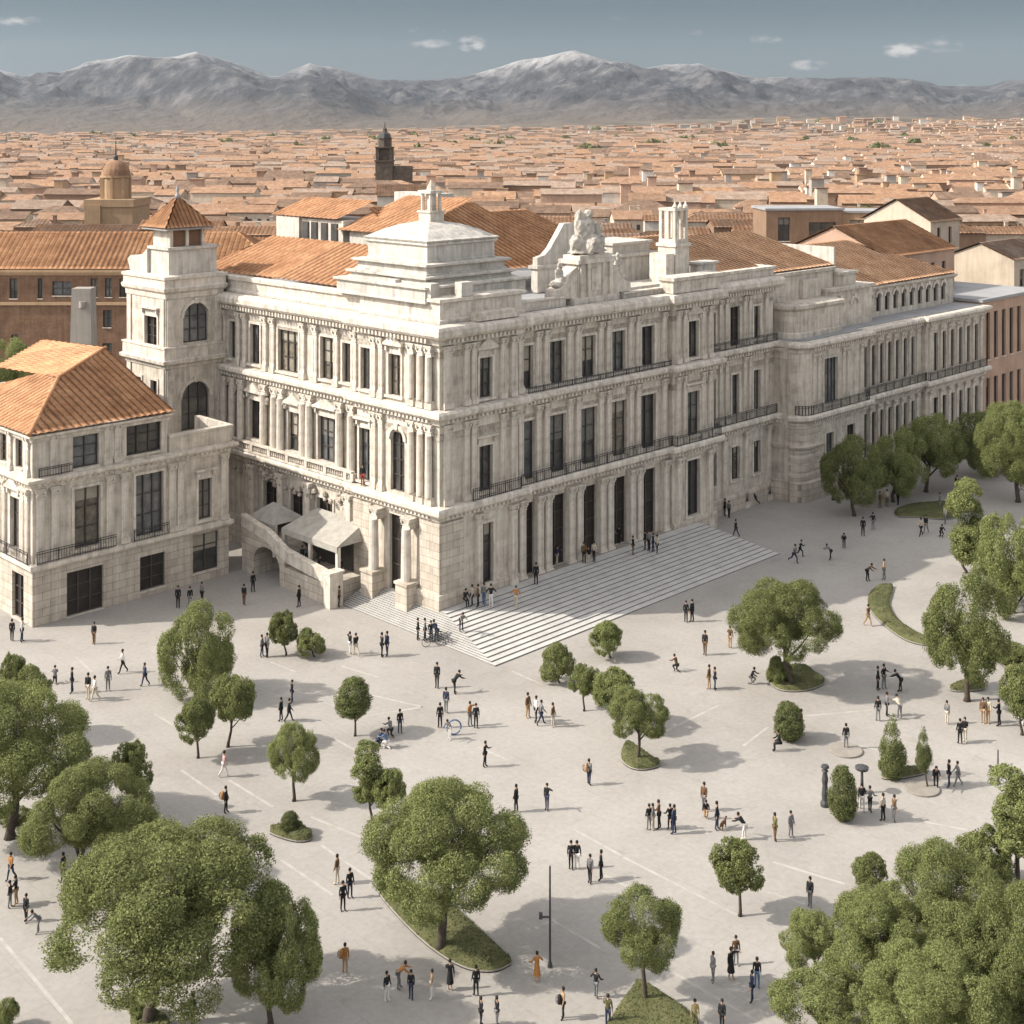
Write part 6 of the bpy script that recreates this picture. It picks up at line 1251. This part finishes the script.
def stz(u, v):
    z = 0
    for _ in range(6):
        a, b = ab(*at(u, v, z)[:2]); k = 0
        for i in range(NS):
            if -3.2+2.5*i/NS <= a <= 32.4-.05*i and -9.4+8.3*i/NS <= b <= 8.4: k = i+1
        z = 1.2/NS*k
    return z
PP = [
 # left, by the annexe
 (12,641,'s','black','black','at the far left by the annexe corner'), (22,642,'s2','white','navy','beside the annexe corner, right of one in black'), (94,644,'s','black','brown','alone in front of the annexe door'),
 (55,684,'k','grey','black','beside the left-edge tree crown'), (72,693,'s','black','navy','just right of the left-edge tree crown'), (88,699,'s','black','cream','left one of the close pair on the left'), (95,701,'w2','white','cream','right one of the close pair on the left'),
 (108,691,'s','grey','grey','right of the close pair on the left'), (123,673,'w','white','black','left of one in navy, below the annexe'), (145,686,'w2','navy','navy','between the annexe and the two-tiered tree'),
 (178,608,'s','black','black','left one of three under the last annexe window'), (190,607,'s','black','grey','middle one of three under the last annexe window'), (202,603,'s2','grey','black','right one of three under the last annexe window'),
 (244,605,'s','black','brown','near the arched passage'), (253,592,'s','black','black','standing in the mouth of the arched passage'), (224,777,'w2','pink','white','under the slim round tree pair, lower one'), (226,813,'s','black','black','carrying an orange pack, left of the thin-trunk young tree'),
 (292,703,'s','black','navy','alone between round tree and young tree'), (281,721,'s','black','black','left one of two behind the young tree crown'), (289,722,'w','black','black','right one of two behind the young tree crown'),
 (11,880,'w2','orange','navy','at the left edge by the big trunk'), (10,908,'s','black','grey','left one of the pair at the lower left edge'), (16,905,'s2','black','tan','right one of the pair at the lower left edge'), (26,922,'s','black','black','below the pair at the lower left edge'), (39,933,'b','grey','grey','left of the biggest foreground tree'), (63,882,'s','black','navy','by the trunk of the broad bushy tree'), (193,1024,'s','black','black','under the biggest foreground tree at the bottom edge'),
 # below the terrace
 (299,607,'s','black','black','under the terrace wall'), (339,607,'s2','brown','black','at the left end of the steps'), (262,657,'s','grey','navy','left one of two beside the small round tree'), (267,657,'s','grey','black','right one of two beside the small round tree'),
 (350,654,'a','black','white','pulling a strap, left one below the steps'), (356,656,'w','black','cream','right one of the pair below the steps left end'), (382,657,'s','black','black','upright and alone, left of the steps group'), (387,656,'s','navy','navy','close right of the lone upright one below the steps'),
 (391,737,'k','grey','black','left of a companion by the egg-shaped tree'), (400,733,'s','black','navy','right of a crouching companion by the egg-shaped tree'), (378,748,'k','navy','navy','left one of two low figures by the egg-shaped tree'), (387,749,'k','blue','white','right one of two low figures by the egg-shaped tree'),
 # steps
 (418,640,'s','black','black','leftmost of the group with bicycles on the steps'), (425,641,'s','grey','black','second of the group with bicycles on the steps'), (431,642,'s2','black','navy','third of the group with bicycles on the steps'), (437,643,'b','navy','black','rightmost, leaning over a bicycle on the steps'), (461,631,'b','grey','black','bending low alone on the lower left steps'),
 (472,606,'s','cream','navy','first from left in the group at the palace corner'), (478,607,'s','brown','black','second from left in the group at the palace corner'), (484,606,'s2','grey','blue','third from left in the group at the palace corner'), (491,607,'h','black','white','fourth from left in the group at the palace corner'), (465,606,'sit','black','black','at the foot of the palace corner pier'), (516,607,'h','orange','cream','alone on the steps right of the corner group'),
 (536,585,'s','black','black','alone high on the steps below the second door'), (550,566,'s','black','black','left one of two near the third palace door'), (557,565,'s2','navy','cream','right one of two near the third palace door'), (584,563,'s','brown','black','left one of three below the middle palace door'), (589,562,'sit','black','cream','middle one of three below the middle palace door'), (594,562,'s','cream','black','right one of three below the middle palace door'), (602,551,'k','grey','black','low by the fourth palace door'),
 (613,546,'s2','grey','black','left one of the pair by the last colonnade door'), (619,544,'s','black','black','right one of the pair by the last colonnade door'), (633,555,'s','black','brown','alone mid steps right of the colonnade'), (645,549,'s','black','black','first of four in a row on the upper steps'), (649,551,'s','grey','black','second of four in a row on the upper steps'), (653,552,'s','black','navy','third of four in a row on the upper steps'), (657,554,'s','cream','black','last of four in a row on the upper steps'),
 (693,527,'s2','grey','black','at the top right end of the steps'), (690,510,'sit','black','black','against the wall at the right end pavilion'),
 # recess and right
 (725,516,'s','black','black','left of two by the recessed wall'), (729,518,'s','grey','black','right of two by the recessed wall'), (736,537,'w','black','navy','right of the steps in the palace shade'), (755,505,'r','black','black','running close to the recessed palace wall'), (748,490,'s','black','black','against the recessed wall beside a window'), (793,487,'s2','black','black','by the rounded wing corner'),
 (794,563,'r','grey','navy','left runner of two in the shaded plaza'), (800,557,'r','black','black','right runner of two in the shaded plaza'), (831,560,'b','grey','black','right of the two runners'), (844,548,'b','black','black','bending, furthest right of the runners'),
 (863,536,'s','black','black','below the leftmost tree of the wing row'), (873,530,'s2','black','grey','right of the leftmost wing-row tree trunk'), (880,508,'s','brown','olive','left one of three under the wing row trees'), (887,507,'s','cream','olive','middle one of three under the wing row trees'), (898,505,'s2','black','black','right one of three under the wing row trees'),
 (921,536,'w','cream','black','left one of two below the lawn strip'), (926,533,'w2','black','grey','right one of two below the lawn strip'), (941,537,'k','black','black','crouching right of the lawn strip'), (945,524,'s','cream','grey','at the right tip of the lawn strip'), (957,492,'s','black','black','behind the tall narrow tree'), (940,510,'s','grey','grey','on the lawn strip'),
 (867,581,'b','brown','black','left one of two above the curved lawn'), (884,580,'h','tan','grey','right one of two above the curved lawn'), (868,626,'w','brown','tan','small figure left of the curved lawn',), (1018,500,'b','grey','navy','under the largest wing row tree'), (980,425,'s','black','black','far off in the street beyond the trees'),
 # right middle
 (686,622,'s','black','black','left one of the pair below the steps, in shade'), (692,622,'s','black','black','right one of the pair below the steps, in shade'), (705,655,'s','black','brown','at the edge of the palace shade'), (677,672,'k','brown','black','crouching near the palace shade edge'), (709,689,'s','brown','tan','left one of two left of the large spreading tree'), (715,690,'s','black','navy','right one of two left of the large spreading tree'), (751,684,'k','black','grey','alone by the round lawn'), (730,648,'s2','brown','tan','in the shade left of the large spreading tree'),
 (780,751,'sit','black','black','beside the oval bush'), (793,738,'s','grey','grey','left one of three behind the oval bush'), (797,737,'s','grey','black','middle one of three behind the oval bush'), (801,736,'s','brown','grey','right one of three behind the oval bush'), (846,749,'s','black','grey','on the round plate right of the oval bush'),
 (878,690,'s','black','black','left one of the close pair in the tree shade'), (884,689,'h','black','grey','right one of the close pair in the tree shade'), (901,692,'b','black','black','right of the close pair in the tree shade'), (878,721,'s','black','grey','left one of three above the flame topiary'), (887,716,'s','grey','black','middle one of three above the flame topiary'), (900,719,'b','cream','grey','right one of three above the flame topiary'),
 (947,724,'s','grey','cream','left of a taller pair below the dense tree'), (960,744,'s','black','black','left one of the tall pair below the dense tree'), (965,742,'s2','black','cream','right one of the tall pair below the dense tree'), (983,723,'s','brown','tan','left one of two right of the dense tree'), (988,723,'s','cream','tan','right one of two right of the dense tree'), (999,726,'s2','black','black','alone near the right-edge round tree'), (1021,726,'s','grey','white','at the right edge beside the round tree'),
 (936,788,'b','black','black','beside the leaning topiary stem'), (949,787,'s','black','navy','second figure right of the leaning topiary'), (958,786,'w','grey','grey','third figure right of the leaning topiary'), (862,811,'w','black','white','leftmost of the group by the tall topiary column'), (870,812,'h','grey','black','second of the group by the tall topiary column'), (883,821,'s','cream','black','third of the group by the tall topiary column'), (894,822,'s2','brown','grey','rightmost of the group by the tall topiary column'),
 (775,841,'s','olive','brown','left one of two left of the topiary column'), (791,837,'s','grey','grey','right one of two left of the topiary column'), (810,907,'s','black','grey','alone above the lower right trees'), (1016,880,'s','cream','grey','under the round tree at the right edge'),
 # centre
 (437,688,'s','black','black','left of a bent figure below the steps corner'), (454,694,'b','black','black','bent over below the steps corner'), (440,728,'s','black','black','first of the loose centre group, upright'), (446,713,'s','navy','grey','behind the loose centre group'), (450,739,'b','grey','white','with a hoop in the loose centre group'), (470,726,'a','orange','grey','arm out, in the loose centre group'), (476,728,'s','black','black','rightmost of the loose centre group'),
 (485,767,'s2','black','black','alone above the big spreading tree'), (528,718,'s','brown','tan','first of four left of the forked small tree'), (536,722,'s','white','black','second of four left of the forked small tree'), (541,725,'w','grey','navy','third of four left of the forked small tree'), (553,727,'s','brown','cream','last of four left of the forked small tree'), (589,785,'s','grey','navy','carrying a tan pack left of the oval lawn'),
 (547,810,'a','black','navy','reaching out, right of the big spreading tree'), (516,812,'s','black','black','half hidden by the big spreading tree'), (571,869,'s','black','black','first of four above the thin pole'), (577,869,'s2','black','white','second of four above the thin pole'), (590,883,'s','grey','black','third and tallest of four above the thin pole'), (601,880,'s','black','black','last of four above the thin pole'),
 (649,830,'s','black','grey','first of five in the centre right cluster'), (653,830,'s','grey','cream','second of five in the centre right cluster'), (659,829,'s2','brown','black','third of five in the centre right cluster'), (670,830,'h','black','black','fourth of five in the centre right cluster'), (674,834,'s','navy','navy','last of five in the centre right cluster'),
 (704,811,'s','brown','grey','behind a crouching one'), (706,818,'k','black','tan','crouching left of one with a small dog'), (717,830,'s','black','navy','left of the small dog'), (745,840,'b','black','white','behind the lollipop tree crown'),
 # bottom
 (337,884,'s','brown','cream','above two in black, under the topiary mound'), (343,911,'s','black','black','left one of two left of the triangular lawn'), (350,898,'s','black','navy','right one of two left of the triangular lawn'), (345,973,'s','orange','tan','carrying an orange pack, right of the round foreground tree'),
 (387,1001,'s','black','white','first of a row of six at the bottom'), (398,989,'b','orange','grey','second of a row of six at the bottom'), (411,999,'s','black','navy','third of a row of six at the bottom'), (432,999,'s','tan','white','fourth of a row of six at the bottom'), (450,990,'s2','black','dress','fifth of a row of six at the bottom'), (476,996,'s','black','black','last of a row of six at the bottom'), (481,1026,'s','black','black','left one of two at the bottom edge'), (497,1026,'s','black','grey','right one of two at the bottom edge'),
 (537,982,'h','orange','dress','in the tree shade by the thin pole'), (563,1019,'s','tan','black','with a dark pack at the bottom centre'), (596,998,'h','black','grey','alone in the tree shade at bottom centre'), (608,1027,'s2','olive','navy','left of the curved-trunk lawn'),
 (713,982,'s','grey','grey','left one of three right of the curved-trunk tree'), (731,979,'a','black','dress','arm out, middle of three right of the curved trunk'), (736,965,'s','brown','grey','behind the middle one right of the curved trunk'), (752,1002,'s','navy','navy','left one of two at bottom right of centre'), (757,988,'s','black','blue','right one of two at bottom right of centre'), (695,1030,'s','yellow','olive','at the bottom edge by the curved-trunk lawn'), (722,1030,'s','black','black','at the bottom edge, right of the curved-trunk lawn')]
for p in PP: 
    zz = stz(p[0], p[1]); person(*p, z=zz)
# people up on the terrace and the balcony ledge
for u, v, ps, tp_, bt, wh, z in ((288, 560, 's', 'black', 'black', 'left one of two on the terrace by the long awning', 1.7), (301, 558, 's2', 'grey', 'black', 'right one of two on the terrace by the long awning', 1.7), (318, 572, 'k', 'black', 'black', 'low on the terrace at the parapet', 1.7), (345, 580, 's', 'black', 'navy', 'at the right end of the terrace', 1.7)):
    x, y, _ = at(u, v, z); a, b = ab(x, y); a = min(max(a, -3.3), -2.4); b = min(max(b, 9.2), 14); x, y, _ = loc(a, b); o = person(u, v, ps, tp_, bt, wh, z=z); o.location = (x, y, z)
x, y, _ = loc(-.75, 8.6); o = person(365, 487, 's', 'black', 'red', 'on the ledge above the corner door', z=8.95); o.location = (x, y, 8.95)

# ---- things people carry or stand by
def pack(u, v, c, label, side=-1, z=1.15):
    x, y, _ = at(u, v); m = MB(); kk = float(np.interp(v, [720, 1010], [.93, .76])); E_ = empty('backpack', label, 'backpack', (x+side*.2*kk, y-.05, z*kk), R(90 if side < 0 else -90)); E_.scale = (kk, kk, kk)
    m.lathe(0, 0, [(.12, -.24), (.19, -.2), (.2, .05), (.16, .2), (.05, .26)], 10); m.V = [(a, b*.62, q) for a, b, q in m.V]; m.build('bag', M['c_'+c], E_, smooth=True)
    m = MB(); m.box(-.13, .13, -.2, -.1, -.2, 0.0); m.build('pocket', M['c_'+c], E_)
    for s_ in (-.09, .09): m = MB(); m.tube([(s_, .1, .2), (s_, .2, .1), (s_, .2, -.1), (s_, .1, -.2)], .02, 5); m.build('strap', M['c_brown'], E_)
pack(226, 813, 'orange', 'orange pack on a dark figure left of the young tree'); pack(589, 785, 'tan', 'tan pack on a walker left of the oval lawn'); pack(345, 973, 'orange', 'orange pack carried right of the round foreground tree'); pack(563, 1019, 'black', 'black pack on a figure at the bottom centre')
def bicycle(p, rz, label):
    E_ = empty('bicycle', label, 'bicycle', p, R(rz), 'bicycles on the steps')
    for x in (-.52, .52):
        m = MB(); m.tube([(x+.33*math.cos(2*math.pi*i/20), 0, .34+.33*math.sin(2*math.pi*i/20)) for i in range(21)], .025, 5, cap=False); w_o = m.build('wheel', M['metal'], E_)
        m = MB()
        for i in range(8): m.tube([(x, 0, .34), (x+.32*math.cos(i*.785), 0, .34+.32*math.sin(i*.785))], .006, 3)
        m.build('spokes', M['metal'], w_o)
    m = MB()
    for a, b in (((-.52, 0, .34), (-.2, 0, .85)), ((-.52, 0, .34), (-.08, 0, .32)), ((-.08, 0, .32), (-.22, 0, .92)), ((-.08, 0, .32), (.4, 0, .85)), ((-.2, 0, .82), (.38, 0, .88)), ((.36, 0, 1.0), (.52, 0, .34))): m.tube([a, b], .022, 5)
    m.build('frame', M['metal'], E_)
    m = MB(); m.box(-.36, -.1, -.07, .07, .92, .97); m.build('saddle', M['c_black'], E_); m = MB(); m.tube([(.3, -.28, 1.02), (.37, 0, 1.02), (.3, .28, 1.02)], .02, 5); m.build('handlebar', M['metal'], E_)
for u, v, rz, lb in ((433, 646, 20, 'dark bicycle standing behind the group on the left steps'), (443, 645, -35, 'second dark bicycle at the right of the group on the steps')):
    z = stz(u, v); x, y, _ = at(u, v, z); bicycle((x, y, z), rz, lb)
# hoop, dog, lamp posts, poles, plates
x, y, _ = at(454, 735); E_ = empty('hoop', 'pale blue hoop held upright in the loose centre group', 'hoop', (x, y, 0), R(15)); m = MB(); m.tube([(.45*math.cos(i*.3142), 0, .5+.45*math.sin(i*.3142)) for i in range(21)], .05, 6, cap=False); m.build('ring', M['c_blue'], E_)
x, y, _ = at(723, 829)
dg_ = skin_mesh('dog', [((0, 0, .32), .1), ((.22, 0, .34), .085), ((-.22, 0, .33), .09), ((.33, 0, .46), .06), ((.40, 0, .5), .065), ((.5, 0, .48), .03), ((-.36, 0, .45), .02),
  ((.2, .07, .18), .035), ((.2, .07, .02), .025), ((.2, -.07, .18), .035), ((.2, -.07, .02), .025), ((-.22, .07, .2), .045), ((-.27, .07, .14), .025), ((-.23, .07, .02), .025), ((-.22, -.07, .2), .045), ((-.27, -.07, .14), .025), ((-.23, -.07, .02), .025)],
  [(0, 1), (0, 2), (1, 3), (3, 4), (4, 5), (2, 6), (1, 7), (7, 8), (1, 9), (9, 10), (2, 11), (11, 12), (12, 13), (2, 14), (14, 15), (15, 16)], 0, M['c_brown'])
tag(inst('dog', dg_, None, (x, y, 0), 1.0), 'small brown dog beside one in black in the centre right', 'dog')
def lamp(u, v, vt, label, kind):
    x, y, _ = at(u, v); h = (v-vt)/pxs(v); E_ = empty('lamp_post' if kind != 'pole' else 'pole', label, 'lamp post' if kind != 'pole' else 'pole', (x, y, 0))
    m = MB()
    if kind == 'pole': m.lathe(0, 0, [(.12, 0), (.1, .15), (.055, .3), (.04, h)], 8)
    elif kind == 'post': m.lathe(0, 0, [(.26, 0), (.26, .2), (.17, .35), (.2, h*.3), (.14, h*.5), (.19, h*.62), (.12, h*.8), (.2, h*.84), (.1, h*.88)], 10)
    else: m.lathe(0, 0, [(.2, 0), (.2, .15), (.1, .3), (.07, h*.78), (.12, h*.8)], 10)
    m.build('post', M['metal'], E_)
    m = MB()
    if kind == 'pole': m.box(-.42, 0, -.05, .05, h*.49, h*.49+.05); m.box(-.5, -.34, -.12, .12, h*.485, h*.53); m.build('bracket', M['metal'], E_)
    elif kind == 'post': m.lathe(0, 0, [(.1, h*.88), (.24, h*.92), (.2, h*.97), (.05, h)], 10); m.build('finial', M['metal'], E_)
    else: m.lathe(0, 0, [(.16, h*.8), (.36, h*.84), (.4, h*.93), (.2, h*.98), (.03, h)], 10); m.build('lantern', M['metal'], E_)
lamp(550, 967, 866, 'tall thin dark pole with a small bracket, bottom centre', 'pole'); lamp(998, 784, 750, 'thin bare pole beside the upright tree at the right edge', 'pole'); lamp(825, 806, 764, 'dark turned post left of the rounded topiary column', 'post'); lamp(862, 793, 765, 'dark lamp post with a bulbous lantern right of the topiary column', 'lamp')
lamp(834, 500, 488, 'short dark post left of the leftmost wing row tree', 'post')
for u, v, lb in ((846, 751, 'thin round stone plate on the paving under a standing figure'), (922, 789, 'thin round stone plate around the leaning topiary stem')):
    x, y, _ = at(u, v); E_ = tag(None or (lambda m: (m.lathe(0, 0, [(.95, 0), (1.0, .02), (1.0, .09), (.95, .11)], 24), m.build('stone_plate', M['kerb']))[1])(MB()), lb, 'plate'); E_.location = (x, y, 0)
